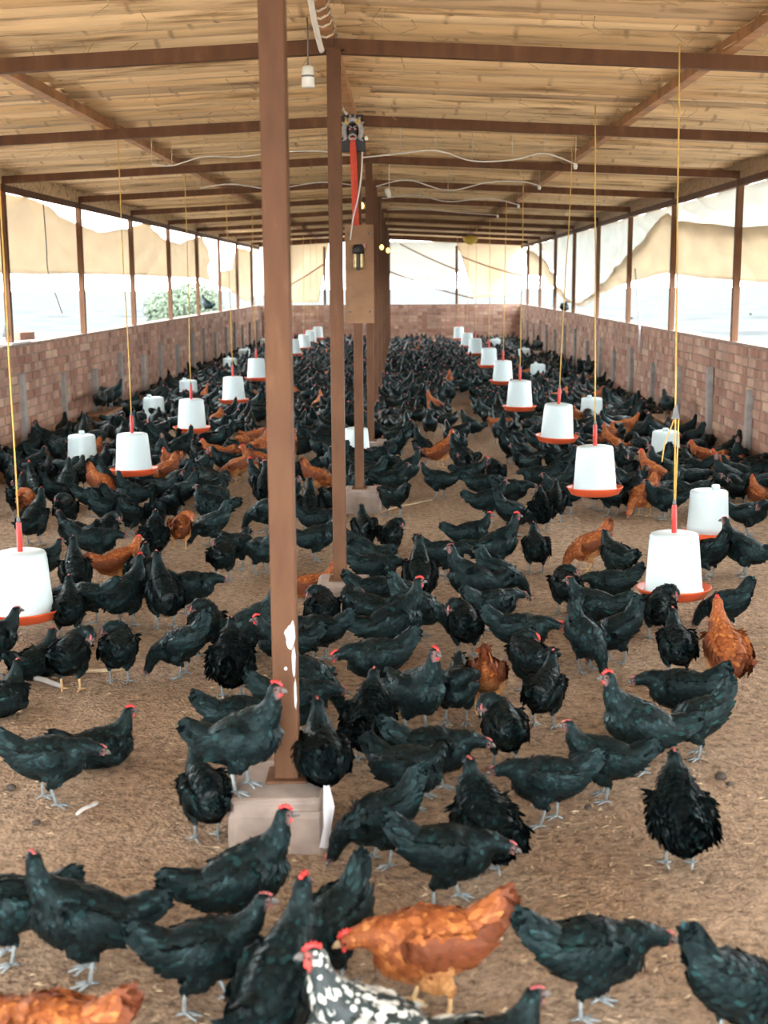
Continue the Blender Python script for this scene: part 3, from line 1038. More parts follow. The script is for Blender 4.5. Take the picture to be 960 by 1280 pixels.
# brown board
a, b_ = at_y(431, 281, y_b), at_y(468, 404, y_b)
root = empty('brown_board', ((a.x + b_.x) / 2, y_b, b_.z))
mb = MB(); mb.bevel_box((-(b_.x - a.x) / 2, -0.02, 0), ((b_.x - a.x) / 2, -0.002, a.z - b_.z), 0.003); mb.build('panel', 'wood', root)
for sx in (-1, 1):
    for zz in (0.08, a.z - b_.z - 0.06):
        mb = MB(); mb.lathe([(0, 0.006), (0.006, 0.005), (0.008, 0), (0, 0)], 10)
        sc = mb.build('screw', 'grey_clip', root, (sx * 0.07, -0.021, zz)); sc.rotation_euler = (math.pi / 2, 0, 0)
tag(root, 'tall brown wooden board fixed to the third pillar', 'board')
# lamp fitting on the board
c = at_y(448, 322, y_b - 0.066)
root = empty('lamp_fitting', (c.x, c.y, c.z - 0.08))
mb = MB(); mb.lathe([(0, 0.17), (0.03, 0.168), (0.04, 0.15), (0.042, 0.12), (0.036, 0.105), (0, 0.105)], 20); mb.build('cap', 'black', root)
for sx in (-1, 1):
    mb = MB(); mb.lathe([(0, 0), (0.012, 0.002), (0.014, 0.02), (0.013, 0.10), (0.016, 0.11), (0, 0.112)], 14); mb.build('brass_tube', 'brass', root, (sx * 0.021, 0, 0))
mb = MB(); mb.bevel_box((-0.01, -0.01, -0.005), (0.01, 0.015, 0.12), 0.003); mb.build('spine', 'black', root)
mb = MB(); mb.bevel_box((0.03, -0.01, 0.145), (0.05, 0.012, 0.178), 0.004); mb.build('socket', 'mask_pink', root)
mb = MB(); mb.bevel_box((-0.02, 0.005, 0.10), (0.02, 0.045, 0.14), 0.003); mb.build('bracket', 'black', root)
tag(root, 'black lamp fitting with two brass tubes on the brown board', 'lamp')
# carved face board with long red tongue
y_m = bp[1] - 0.06
c = at_y(441, 166, y_m)
root = empty('face_ornament', (c.x, y_m, c.z))
mb = MB(); mb.bevel_box((-0.085, 0.0, -0.125), (0.085, 0.022, -0.03), 0.004); mb.bevel_box((-0.07, 0.002, -0.06), (0.07, 0.02, 0.12), 0.004); mb.build('back_board', 'black', root)
mb = MB(); mb.tube([(0.058 * math.sin(t), -0.012, 0.012 + 0.075 * -math.cos(t)) for t in np.linspace(0.75, 2 * math.pi - 0.75, 18)], 0.017, 8); mb.build('mane', 'mask_grey', root)
mb = MB()
for t in np.linspace(0.9, 2 * math.pi - 0.9, 12):
    mb.tube([(0.07 * math.sin(t), -0.008, 0.012 - 0.088 * math.cos(t)), (0.09 * math.sin(t), -0.01, 0.014 - 0.108 * math.cos(t))], [0.012, 0.004], 6)
mb.build('mane_tufts', 'mask_grey', root)
mb = MB(); mb.lathe([(0.0, -0.03), (0.02, -0.027), (0.033, -0.012), (0.036, 0.0)], 20)
h = mb.build('face', 'black', root, (0, -0.004, 0.01)); h.rotation_euler = (-math.pi / 2, 0, 0); h.scale = (1.0, 1.35, 1.0)
for sx in (-1, 1):
    mb = MB(); mb.tube([(sx * 0.03, -0.02, 0.055), (sx * 0.046, -0.026, 0.075), (sx * 0.042, -0.026, 0.10)], [0.011, 0.010, 0.003], 8); mb.build('horn', 'mask_yellow', root)
    mb = MB(); mb.lathe([(0, -0.008), (0.007, -0.006), (0.010, 0)], 12)
    e = mb.build('eye', 'mask_pink', root, (sx * 0.016, -0.026, 0.022)); e.rotation_euler = (-math.pi / 2, 0, 0)
    mb = MB(); mb.tube([(sx * 0.004, -0.035, 0.03), (sx * 0.028, -0.028, 0.045)], 0.004, 6); mb.build('brow', 'mask_grey', root)
    mb = MB(); mb.bevel_box((sx * 0.092 - 0.012, -0.004, -0.05), (sx * 0.092 + 0.012, 0.01, -0.025), 0.004); mb.build('side_tab', 'plastic_white', root)
mb = MB(); mb.tube([(-0.022, -0.03, -0.022), (0, -0.036, -0.012), (0.022, -0.03, -0.022), (0.02, -0.032, -0.045), (-0.02, -0.032, -0.045), (-0.022, -0.03, -0.022)], 0.008, 6); mb.build('jaw', 'mask_grey', root)
lz = at_y(446, 282, y_m).z - c.z
mb = MB()
st = np.linspace(-0.03, lz, 9)
vs, fs = [], []
for i, zz in enumerate(st):
    wd = 0.014 if i == 0 else 0.022
    vs += [(-wd + 0.004 * i * .5, -0.03, zz), (0.004 * i * .5, -0.037, zz), (wd + 0.004 * i * .5, -0.03, zz), (0.004 * i * .5, -0.027, zz)]
for i in range(8):
    for k in range(4):
        fs.append((i * 4 + k, i * 4 + (k + 1) % 4, (i + 1) * 4 + (k + 1) % 4, (i + 1) * 4 + k))
fs += [(3, 2, 1, 0), (32, 33, 34, 35)]
mb.add(vs, fs)
mb.build('tongue', 'mask_red', root)
tag(root, 'grey carved face with yellow horns and long red tongue', 'ornament')


def sag_tube(name, pts, r, m, label, cat, group=None, n=6):
    mb = MB()
    P = [Vector(p) for p in pts]
    sm = []
    for i in range(len(P) - 1):
        p0, p1, p2, p3 = P[max(i - 1, 0)], P[i], P[i + 1], P[min(i + 2, len(P) - 1)]
        for t in np.linspace(0, 1, 7)[:-1]:
            sm.append(0.5 * ((2 * p1) + (-p0 + p2) * t + (2 * p0 - 5 * p1 + 4 * p2 - p3) * t * t + (-p0 + 3 * p1 - 3 * p2 + p3) * t ** 3))
    sm.append(P[-1])
    mb.tube(sm, r, n)
    o = mb.build(name, m)
    return tag(o, label, cat, group)


# white conduit along the ridge, loose cable from the ornament to the lamp fitting
sag_tube('white_conduit', [at_y(386, -30, 5.3), at_y(390, 10, 5.5), at_y(396, 40, 5.7), at_y(402, 63, 5.9)], 0.013, 'white_wire', 'thick white conduit bending down along the ridge beam', 'conduit', n=8)
sag_tube('white_conduit', [at_y(426, 100, 8.6), at_y(428, 115, 8.65), at_y(434, 126, 8.7), at_y(431, 135, 8.8), at_y(433, 142, 8.9)], 0.011, 'white_wire', 'short kinked white conduit running into the carved face', 'conduit', n=8)
sag_tube('white_cable', [at_y(453, 190, y_m - .02), at_y(452, 215, y_m - .04), at_y(448, 245, y_m - .05), at_y(441, 275, y_m - .04), at_y(438, 300, y_m - .03)], 0.006, 'white_wire', 'white cable dangling from the carved face to the lamp fitting', 'cable')
# pendant white lamp holder
c = at_y(385, 95, 6.0)
root = empty('pendant_lamp', (c.x, c.y, c.z))
mb = MB(); mb.lathe([(0, 0.045), (0.02, 0.044), (0.026, 0.035), (0.028, 0.0), (0.031, -0.045), (0.026, -0.05), (0, -0.05)], 20); mb.build('shade', 'plastic_white', root)
mb = MB(); mb.lathe([(0.0286, 0.002), (0.0295, 0.0), (0.0292, -0.004), (0.0286, -0.006)], 20); mb.build('seam', 'grey_clip', root)
mb = MB(); mb.tube([(0, 0, 0.04), (0.002, 0, 0.15), (0, 0, roof_hook(c.x) - c.z + 0.05)], 0.0035, 5); mb.build('cord', 'grey_clip', root)
tag(root, 'white cylindrical lamp holder hanging from the ridge on a cord', 'lamp')
# white cables swagged from the pillar row to both sides, each ending in a white lamp holder
cab = [([(452, 197), (500, 192), (545, 188), (590, 201), (640, 200), (680, 192), (719, 205)], 9.5, 'longest'), ([(470, 233), (510, 225), (560, 238), (610, 228), (650, 227), (674, 232)], 12.1, 'second longest'),
       ([(478, 248), (520, 244), (560, 252), (610, 248), (648, 256)], 14.8, 'middle'), ([(484, 262), (530, 262), (580, 266), (622, 269)], 17.5, 'short')]
def swag(pts, y, r, label, holder):
    P = [at_y(*p, y) for p in pts]
    root = empty('swagged_cable', P[0])
    o = sag_tube('cable', [p - P[0] for p in P], r, 'white_wire', None, None)
    o.parent = root
    for p in P[1:]:
        mb = MB()
        q = p - P[0]
        mb.tube([q, q + Vector((0.004, 0, roof_z(p.x) + CAN0 + 0.01 - p.z))], 0.0022, 4)
        mb.build('tie', 'string', root)
    if holder:
        mb = MB(); mb.lathe([(0, 0.02), (0.012, 0.018), (0.017, 0.0), (0.012, -0.02), (0, -0.024)], 12)
        mb.build('lamp_holder', 'plastic_white', root, P[-1] - P[0] - Vector((0, 0.01, 0.015)))
    tag(root, label, 'cable')


for pts, y, w in cab:
    swag(pts, y, 0.0055, w + ' white cable swagged under the bamboo towards ' + RWALL, True)
cab = [([(440, 194), (400, 189), (350, 190), (300, 196), (255, 196), (215, 207), (190, 205)], 9.5, 'long'), ([(448, 232), (400, 228), (340, 236), (290, 230), (250, 235)], 12.1, 'short')]
for pts, y, w in cab:
    swag(pts, y, 0.005, w + ' white cable swagged under the bamboo towards ' + LWALL, False)
c = at_y(485, 241, 12.0)
mb = MB(); mb.lathe([(0, 0.04), (0.018, 0.038), (0.024, 0.02), (0.02, -0.03), (0.014, -0.04), (0, -0.042)], 14)
root = empty('lamp_holder', c)
o = mb.build('holder', 'plastic_white', root); o.rotation_euler = (0.3, -0.3, 0)
mb = MB(); mb.tube([(0.01, 0, 0.03), (0.012, 0, roof_z(c.x) + CAN0 + .01 - c.z)], 0.004, 5); mb.build('cord', 'white_wire', root)
tag(root, 'white lamp holder tilted beside the middle pillars', 'lamp')


def bulb(px, py, y, r, label):
    c = at_y(px, py, y)
    root = empty('lit_bulb', c)
    mb = MB(); mb.lathe([(0, -r * 1.3), (r * .6, -r * 1.1), (r, -r * .3), (r * .9, r * .4), (r * .45, r * 1.1), (r * .4, r * 1.3), (0, r * 1.3)], 16); mb.build('glass', 'glow', root)
    mb = MB(); mb.lathe([(0, r * 2.3), (r * .5, r * 2.2), (r * .5, r * 1.2), (0, r * 1.2)], 12); mb.build('socket', 'black', root)
    mb = MB(); mb.tube([(0, 0, r * 2.2), (0, 0, roof_hook(c.x) - c.z)], 0.004, 5); mb.build('cord', 'grey_clip', root)
    tag(root, label, 'lamp')


bulb(452, 257, 11.2, 0.022, 'small glowing bulb beside the red tongue')
bulb(477, 309, 17.4, 0.028, 'small glowing bulb between the farther pillars')
bulb(485, 313, 20.2, 0.03, 'small glowing bulb farthest along the pillar row')
c = at_y(588, 299, 26)
mb = MB(); mb.lathe([(0, 0.07), (0.09, 0.06), (0.15, 0.02), (0.14, -0.03), (0.08, -0.09), (0, -0.11)], 20)
root = empty('yellow_shade', c)
mb.build('shade', 'mask_yellow', root)
mb = MB(); mb.tube([(0, 0, .06), (0, 0, roof_z(c.x) + CAN0 + .02 - c.z)], 0.008, 5); mb.build('cord', 'grey_clip', root)
tag(root, 'round yellow shade under the far rafters', 'lamp shade')

# loose brick, cloth pad and small things on the walls
loc = Vector((XL - 0.09, 12.5, ZW + BH / 2 + 0.022))
tag(inst('loose_brick', brick_vars[0], None, loc, (0, 0, 1.2)), 'loose brick lying on top of the wall by a post', 'brick')
c = Vector((XL - 0.04, Y0 - 0.12, ZW + 0.03))
mb = MB(); mb.bevel_box((-0.12, -0.25, 0), (0.14, 0.35, 0.02), 0.005)
tag(mb.build('cement_slab', 'paint', None, (XL - 0.1, Y0 + 0.1, ZW + 0.004)), 'thin pale slab on the wall at the post foot', 'slab')
mb = MB(); mb.lathe([(0, 0.12), (0.02, 0.115), (0.035, 0.07), (0.04, 0.03), (0.03, 0.0), (0, 0)], 12)
tag(mb.build('rope_weight', 'grey_clip', None, at_y(7, 421, Y0 - .15)), 'dark rope weight hanging beside the post near the loose brick', 'weight')
p0, p1, p2 = at_y(803, 338, 16.6), at_y(790, 385, 16.0), at_y(783, 412, 15.8)
sag_tube('white_strap', [Vector((XR + 0.02, 17.0, 1.75)), Vector((XR - .0, 16.6, 1.35)), Vector((XR - 0.03, 16.3, 1.08)), Vector((XR - 0.04, 16.2, 0.9)), Vector((XR - 0.03, 16.25, 0.76))], 0.012, 'strap', 'thin white strap dangling over the inside of the brick wall', 'strap')
mb = MB()
sag_tube('dark_cord', [Vector((XL - .02, 13.2, 2.5)), Vector((XL - .02, 13.25, 2.0)), Vector((XL - .02, 13.25, 1.75)), Vector((XL - 0.01, 13.4, 1.55)), Vector((XL - 0.0, 13.65, 1.30))], 0.006, 'grey_clip', 'dark cord hanging before the cream tarpaulin over the loose-brick wall', 'cord')

# ------------------------------------------------------------------ litter lying on the floor
def stick(pa, pb, r, m, label):
    a, b2 = on_floor(*pa), on_floor(*pb)
    mb = MB()
    d = b2 - a
    pts = [Vector((0, 0, 0)) + d * t + Vector((0, 0, r * 0.9 + 0.004 * math.sin(5 * t))) for t in np.linspace(0, 1, 7)]
    mb.tube(pts, [r * k for k in (.8, 1, .95, 1.05, .95, 1, .75)], 8)
    o = mb.build('bamboo_stick', m, None, a)
    tag(o, label, 'stick')


stick((28, 846), (152, 838), 0.009, 'straw', 'thin bamboo stick lying on the litter by the large feeder')
stick((40, 850), (78, 860), 0.012, 'stud', 'short grey split stick beside the thin bamboo stick')
stick((476, 641), (540, 625), 0.007, 'straw', 'pale thin stick lying behind the second pillar')
stick((96, 1020), (122, 1004), 0.006, 'paint', 'short white twig on the litter near a sitting hen')
mb = MB()
for k in range(5200):
    y = 2.0 + 12 * rng.random() ** 1.5
    x = rng.uniform(XL + .1, XR - .1)
    a = rng.uniform(0, math.pi)
    l = rng.uniform(.005, .016)
    w = rng.uniform(.0012, .0026)
    dx, dy = math.cos(a) * l, math.sin(a) * l
    z = 0.004 + rng.random() * .006
    sx, sy = -math.sin(a) * w, math.cos(a) * w
    mb.add([(x - dx - sx, y - dy - sy, z), (x + dx - sx, y + dy - sy, z), (x + dx + sx, y + dy + sy, z), (x - dx + sx, y - dy + sy, z), (x, y, z + w * 1.5)], [(0, 1, 4), (1, 2, 4), (2, 3, 4), (3, 0, 4)])
tag(mb.build('straw_litter', 'straw'), 'scattered straw bits in the sandy litter', 'litter', kind='stuff')
for px, py, r in ((901, 972, .022), (912, 981, .012), (14, 986, .018), (45, 1030, .014), (870, 775, .016), (735, 1010, .012)):
    p = on_floor(px, py)
    mb = MB(); mb.lathe([(0, r * .9), (r * .6, r * .75), (r, r * .3), (r * .9, 0), (0, 0)], 9)
    mb.v = [(a * rng.uniform(.8, 1.2), b * rng.uniform(.8, 1.2), c) for a, b, c in mb.v]
    tag(mb.build('dung_clod', 'dung', None, p), 'small dark clod lying on the litter', 'clod', 'dark clods on the litter')

#PART hens
# ------------------------------------------------------------------ hens: one body mesh per pose, plumage laid over it
def catmull(P, n):
    P = np.asarray(P, float)
    out = []
    for i in range(len(P) - 1):
        p0, p1, p2, p3 = P[max(i - 1, 0)], P[i], P[i + 1], P[min(i + 2, len(P) - 1)]
        for t in np.linspace(0, 1, n + 1)[:-1]:
            out.append(0.5 * (2 * p1 + (p2 - p0) * t + (2 * p0 - 5 * p1 + 4 * p2 - p3) * t * t + (3 * p1 - p0 - 3 * p2 + p3) * t ** 3))
    out.append(P[-1])
    return np.array(out)


def loft(rows, sub=3, nseg=14):
    """rows: x, y, z, lateral radius, vertical radius -> verts, faces, axis samples"""
    R = catmull(rows, sub)
    P, rl, rv = R[:, :3], np.maximum(R[:, 3], .003), np.maximum(R[:, 4], .003)
    T = np.gradient(P, axis=0); T /= np.linalg.norm(T, axis=1)[:, None] + 1e-9
    Y = np.array([0, 1.0, 0])
    S = Y - (T @ Y)[:, None] * T
    S /= np.linalg.norm(S, axis=1)[:, None] + 1e-9
    V = np.cross(T, S)
    a = np.linspace(0, 2 * math.pi, nseg, endpoint=False)
    vs = P[:, None] + S[:, None] * (rl[:, None] * np.cos(a))[..., None] + V[:, None] * (rv[:, None] * np.sin(a))[..., None]
    n = nseg
    fs = [(i * n + k, i * n + (k + 1) % n, (i + 1) * n + (k + 1) % n, (i + 1) * n + k) for i in range(len(P) - 1) for k in range(n)]
    fs += [tuple(reversed(range(n))), tuple((len(P) - 1) * n + k for k in range(n))]
    return vs.reshape(-1, 3), fs, P, T, (rl + rv) / 2


HZ = 0.185
POSES = {
    # pitch, neck rows (x, y, z, r), head (x, y, z), head direction, fluff, hip height, stride
    'alert': dict(p=26, neck=[(.045, 0, .235, .060), (.088, 0, .272, .046), (.108, 0, .312, .032), (.116, 0, .345, .0245)], head=(.124, 0, .364), dir=(1, 0, -.05)),
    'look_left': dict(p=24, neck=[(.045, 0, .235, .060), (.088, 0, .272, .046), (.108, 0, .312, .032), (.114, .003, .345, .0245)], head=(.117, .010, .364), dir=(.35, .93, 0)),
    'walk': dict(p=12, neck=[(.055, 0, .215, .060), (.105, 0, .245, .044), (.135, 0, .285, .031), (.150, 0, .312, .0245)], head=(.163, 0, .327), dir=(1, 0, -.12), stride=.055),
    'stand': dict(p=14, neck=[(.050, 0, .218, .060), (.098, 0, .245, .046), (.122, 0, .280, .033), (.132, 0, .304, .0255)], head=(.145, 0, .318), dir=(1, 0, -.1)),
    'reach': dict(p=2, neck=[(.060, 0, .200, .060), (.108, 0, .214, .047), (.146, 0, .220, .034), (.172, 0, .216, .0255)], head=(.192, 0, .210), dir=(1, 0, -.3), stride=.035),
    'peck': dict(p=-20, neck=[(.065, 0, .165, .058), (.118, 0, .142, .045), (.150, 0, .102, .033), (.166, 0, .065, .0255)], head=(.176, 0, .044), dir=(.55, 0, -.85), stride=.02),
    'preen': dict(p=10, neck=[(.050, 0, .215, .060), (.098, .012, .240, .048), (.105, .050, .265, .034), (.080, .078, .262, .026)], head=(.060, .088, .248), dir=(-.75, .15, -.65)),
    'rest': dict(p=6, neck=[(.050, 0, .115, .058), (.090, 0, .145, .045), (.108, 0, .180, .032), (.116, 0, .203, .025)], head=(.128, 0, .217), dir=(1, 0, -.1), sit=True),
    'ruffled': dict(p=20, neck=[(.045, 0, .23, .066), (.085, 0, .268, .052), (.105, 0, .305, .036), (.113, 0, .332, .0265)], head=(.122, 0, .349), dir=(1, 0, -.05), fluff=1.14),
}


def build_hen(key, d):
    hz = 0.085 if d.get('sit') else HZ
    fl = d.get('fluff', 1.0)
    seed = sum(map(ord, key))
    r = np.random.default_rng(seed)
    th = math.radians(d['p'])
    c, s = math.cos(th), math.sin(th)

    def tr(x, y, z):
        return (x * c - z * s, y, hz + x * s + z * c)
    trunk = [(-.150, 0, .022, .014, .018), (-.125, 0, .014, .044, .050), (-.08, 0, .004, .066, .072), (-.02, 0, -.004, .078, .086), (.04, 0, -.006, .078, .086), (.085, 0, .002, .063, .070), (.115, 0, .016, .038, .044), (.132, 0, .022, .010, .012)]
    tail = [(-.085, 0, .030, .048, .038), (-.130, 0, .052, .034, .038), (-.165, 0, .076, .019, .036), (-.190, 0, .094, .007, .026)]
    parts = []
    parts.append(('trunk', [(*tr(x, y, z), a * fl, b * fl) for x, y, z, a, b in trunk]))
    parts.append(('tail', [(*tr(x, y, z), a, b) for x, y, z, a, b in tail]))
    for sgn in (-1, 1):
        wing = [(.075, .062, .024, .012, .026), (.02, .078, .012, .013, .046), (-.05, .074, .008, .013, .046), (-.110, .052, .016, .011, .028), (-.150, .030, .030, .006, .011)]
        parts.append(('wing', [(*tr(x, sgn * y * fl, z), a, b) for x, y, z, a, b in wing]))
    nk = [(x, y, z, rr * (fl if i < 3 else 1), rr * (fl if i < 3 else 1)) for i, (x, y, z, rr) in enumerate(d['neck'])]
    H = np.array(d['head']); D = np.array(d['dir'], float); D /= np.linalg.norm(D)
    nk += [(*H, .0235, .0235), (*(H + D * .018), .014, .015)]
    parts.append(('neck', nk))
    st = d.get('stride', 0.0)
    legs = []
    for sgn in (-1, 1):
        fx_ = st * sgn
        if d.get('sit'):
            parts.append(('thigh', [(.0, sgn * .05, .075, .045, .05), (.03, sgn * .058, .05, .035, .036), (.055, sgn * .055, .03, .018, .02)]))
            continue
        parts.append(('thigh', [(-.005 + fx_ * .2, sgn * .042, hz - .02, .046, .056), (.008 + fx_ * .45, sgn * .046, hz - .065, .035, .040), (-.018 + fx_ * .7, sgn * .045, .088, .0145, .017), (-.022 + fx_ * .72, sgn * .045, .078, .009, .010)]))
        legs.append((sgn, fx_))
    mb = MB()
    ax_p, ax_t, ax_r, ax_k = [], [], [], []
    kinds = ['trunk', 'tail', 'wing', 'neck', 'thigh']
    for k, rows in parts:
        vs, fs, P, T, R = loft(rows)
        mb.add(vs.tolist(), fs)
        back = -T if k in ('trunk', 'neck') else T
        ax_p.append(P); ax_t.append(back); ax_r.append(R); ax_k += [kinds.index(k)] * len(P)
    ax_p, ax_t, ax_r, ax_k = np.concatenate(ax_p), np.concatenate(ax_t), np.concatenate(ax_r), np.array(ax_k)
    raw = mb.mesh('raw', 'black_plume')
    hi = eval_mesh(raw, [('REMESH', dict(mode='VOXEL', voxel_size=0.0062)), ('SMOOTH', dict(factor=0.5, iterations=4))])
    lo = eval_mesh(raw, [('REMESH', dict(mode='VOXEL', voxel_size=0.011)), ('SMOOTH', dict(factor=0.5, iterations=2)), ('DECIMATE', dict(ratio=0.16))])

    def arrays(me):
        co = np.empty(len(me.vertices) * 3); me.vertices.foreach_get('co', co)
        nr = np.empty(len(me.vertices) * 3); me.vertex_normals.foreach_get('vector', nr)
        return co.reshape(-1, 3), nr.reshape(-1, 3)
    co, nr = arrays(hi)

    def region(p):
        dd = np.linalg.norm(p[:, None] - ax_p[None], axis=2) / ax_r[None]
        j = dd.argmin(1)
        return ax_k[j], ax_t[j]

    def plume_col(p, kd, rnd):
        local = p - np.array([0, 0, hz])
        zl = -local[:, 0] * s + local[:, 2] * c
        xl = local[:, 0] * c + local[:, 2] * s
        dark = np.where(kd == 2, 0.75, 0.0) + np.where((kd == 1) & (xl < -.165), 0.9, 0.0)
        pale = np.clip(np.where(kd == 4, 0.55, 0.0) + np.clip((-zl - .035) / .05, 0, .7), 0, 1) * (kd != 2)
        return np.stack([rnd, np.clip(dark * (.5 + rnd), 0, 1), np.clip(pale * (.5 + rnd * .8), 0, 1), np.ones(len(p))], 1)

    up = np.array([0, 0, 1.0]) - D[2] * D
    up /= np.linalg.norm(up) + 1e-9
    side = np.cross(up, D)

    def face_w(p):
        q = p - H
        return np.clip(((q @ D) - .0) / .012, 0, 1) * (np.linalg.norm(q, axis=1) < .032) * np.clip((.017 - (q @ up)) / .008, 0, 1)
    kd, td = region(co)
    base_rnd = 0.15 + 0.25 * r.random(len(co))
    V = [co]; Fc = [tuple(p.vertices[:]) for p in hi.polygons]; MI = [0] * len(Fc)
    C = [plume_col(co, kd, base_rnd)]; FA = [face_w(co)]
    # plumage
    LEN = np.array([.028, .045, .036, .022, .020]); WID = np.array([.0092, .0095, .0095, .0060, .0075])
    lift0 = 0.24 if fl == 1 else 0.70
    area = np.full(len(co), 1.0)
    pick = r.choice(len(co), size=2300, replace=False)
    pick = pick[(face_w(co[pick]) < .3)]
    keep = r.random(len(pick)) < np.array([.75, .8, .95, 1.0, .8])[kd[pick]]
    pick = pick[keep]
    p, nn, k, t = co[pick], nr[pick], kd[pick], td[pick].copy()
    loc = p - np.array([0, 0, hz]); xl = loc[:, 0] * c + loc[:, 2] * s
    t += r.normal(size=t.shape) * .10
    t[:, 2] -= np.where(k == 0, .12, 0)
    t -= (t * nn).sum(1)[:, None] * nn
    tl = np.linalg.norm(t, axis=1); ok = tl > .15
    p, nn, k, t, xl = p[ok], nn[ok], k[ok], (t / np.linalg.norm(t, axis=1)[:, None])[ok], xl[ok]
    L = LEN[k] * (.75 + .5 * r.random(len(k)))
    L = np.where((k == 2) & (xl < -.03), L * 1.6, L)
    nearhead = np.linalg.norm(p - H, axis=1) < .045
    L = np.where(nearhead, .012, L)
    W = np.where(nearhead, .005, WID[k] * (.85 + .3 * r.random(len(k))))
    S = np.cross(nn, t)
    lift = lift0 * L * (.3 + .9 * r.random(len(k)))
    lift = np.where(nearhead, lift * .3, lift)

    def at(fr, wd, h):
        return p + t * (L * fr)[:, None] + S * (W * wd)[:, None] + nn * (lift * h)[:, None]
    fv = np.stack([at(0, 0, 0) - nn * .001, at(.40, 1.0, .28), at(.40, -1.0, .28), at(.80, .8, .62), at(.80, -.8, .62), at(1.0, 0, .80), at(.45, 0, .50)], 1)
    o = len(co)
    for i in range(len(p)):
        b = o + 7 * i
        Fc += [(b, b + 2, b + 6), (b, b + 6, b + 1), (b + 6, b + 2, b + 4), (b + 6, b + 3, b + 1), (b + 6, b + 4, b + 5), (b + 6, b + 5, b + 3)]
    MI += [0] * (6 * len(p))
    V.append(fv.reshape(-1, 3))
    rnd = np.clip(r.normal(.5, .30, len(p)), 0, 1)
    cc = plume_col(p, k, rnd)
    C.append(np.repeat(cc, 7, 0)); FA.append(np.zeros(7 * len(p)))
    # long tail feathers in a narrow fan
    o = sum(map(len, V))
    tv, tf = [], []
    for j in range(14):
        sgn = -1 if j % 2 else 1
        q = (j // 2) / 6.0
        a0 = np.array(tr(-.11, sgn * .012, .045 + .02 * (q - .5)))
        a1 = np.array(tr(-.196 - .022 * math.sin(math.pi * q), sgn * (.006 + .016 * (1 - q)), .052 + .080 * q))
        tt = (a1 - a0); ll = np.linalg.norm(tt); tt /= ll
        ss = np.cross(tt, [0, 1, 0]); w = .014
        outw = np.array([0, sgn * 1.0, 0])
        bb = len(tv)
        for fr, wd, ou in ((0, .5, .000), (0, -.5, .0), (.5, 1, .006), (.5, -1, .0), (.88, .8, .008), (.88, -.8, .002), (1, 0, .004)):
            tv.append(a0 + tt * ll * fr + ss * w * wd + outw * ou)
        tf += [(bb, bb + 1, bb + 3, bb + 2), (bb + 2, bb + 3, bb + 5, bb + 4), (bb + 4, bb + 5, bb + 6)]
    Fc += [tuple(i + o for i in q) for q in tf]; MI += [0] * len(tf)
    V.append(np.array(tv)); tc = plume_col(np.array(tv), np.full(len(tv), 1), r.random(len(tv)) * .8)
    C.append(tc); FA.append(np.zeros(len(tv)))
    # shanks and toes
    lg = MB(); lg_lo = MB()
    for sgn, fx_ in legs:
        a = (-.022 + fx_ * .72, sgn * .045, .086); b = (-.010 + fx_, sgn * .045, .014)
        lg.tube([a, ((a[0] + b[0]) / 2 - .001, a[1], .05), b], [.0072, .0058, .0066], 7)
        lg_lo.tube([a, b], .007, 4, cap=False)
        for ang, ln in ((0, .052), (.62, .043), (-.62, .043), (math.pi + .25 * sgn, .026)):
            e = (b[0] + math.cos(ang) * ln, b[1] + math.sin(ang) * ln, .0035)
            m_ = (b[0] + math.cos(ang) * ln * .45, b[1] + math.sin(ang) * ln * .45, .010)
            lg.tube([b, m_, e], [.006, .0048, .0028], 6)
            lg_lo.add([(b[0], b[1] - .004, .006), (b[0], b[1] + .004, .006), e], [(0, 1, 2)])
    o = sum(map(len, V))
    if lg.v:
        V.append(np.array(lg.v)); Fc += [tuple(i + o for i in q) for q in lg.f]; MI += [1] * len(lg.f)
        C.append(np.tile([.5, 0, 0, 1], (len(lg.v), 1))); FA.append(np.zeros(len(lg.v)))
    V = np.concatenate(V); C = np.concatenate(C); FA = np.concatenate(FA)

    def finish(name, V, Fc, MI, C, FA, mats):
        me = bpy.data.meshes.new(name)
        me.from_pydata(V.tolist(), [], Fc)
        for m_ in mats:
            me.materials.append(MAT[m_])
        me.polygons.foreach_set('material_index', MI)
        me.polygons.foreach_set('use_smooth', [True] * len(Fc))
        at_ = me.color_attributes.new('plume', 'FLOAT_COLOR', 'POINT'); at_.data.foreach_set('color', C.astype('f').ravel())
        at_ = me.attributes.new('face', 'FLOAT', 'POINT'); at_.data.foreach_set('value', FA.astype('f'))
        me.update()
        return me
    # head pieces, in the body's frame
    Rm = np.stack([D, side, up], 1)      # columns: forward, side, up

    def head_piece(fn):
        q = MB(); fn(q)
        q.v = [tuple(H + Rm @ np.array(v)) for v in q.v]
        return q

    def comb(q, k=1.0):
        prof = [(.024, .010), (.026, .018), (.018, .024), (.016, .033), (.009, .027), (.005, .038), (-.002, .030), (-.007, .036), (-.012, .026), (-.020, .028), (-.020, .019), (-.014, .016), (.0, .020), (.014, .016)]
        n = len(prof)
        vs = []
        for sy, kk in ((-.0035, .96), (.0035, .96)):
            vs += [(x * .95 * (0.8 + .2 * k), sy, .017 + (z - .017) * k) for x, z in prof]
        cx = (.003, 0, .017 + .008 * k)
        vs += [(cx[0], -.0055, cx[2]), (cx[0], .0055, cx[2])]
        fs = [(i, (i + 1) % n, n + (i + 1) % n, n + i) for i in range(n)]
        fs += [(2 * n, (i + 1) % n, i) for i in range(n)] + [(2 * n + 1, n + i, n + (i + 1) % n) for i in range(n)]
        q.add(vs, fs, 0, True)

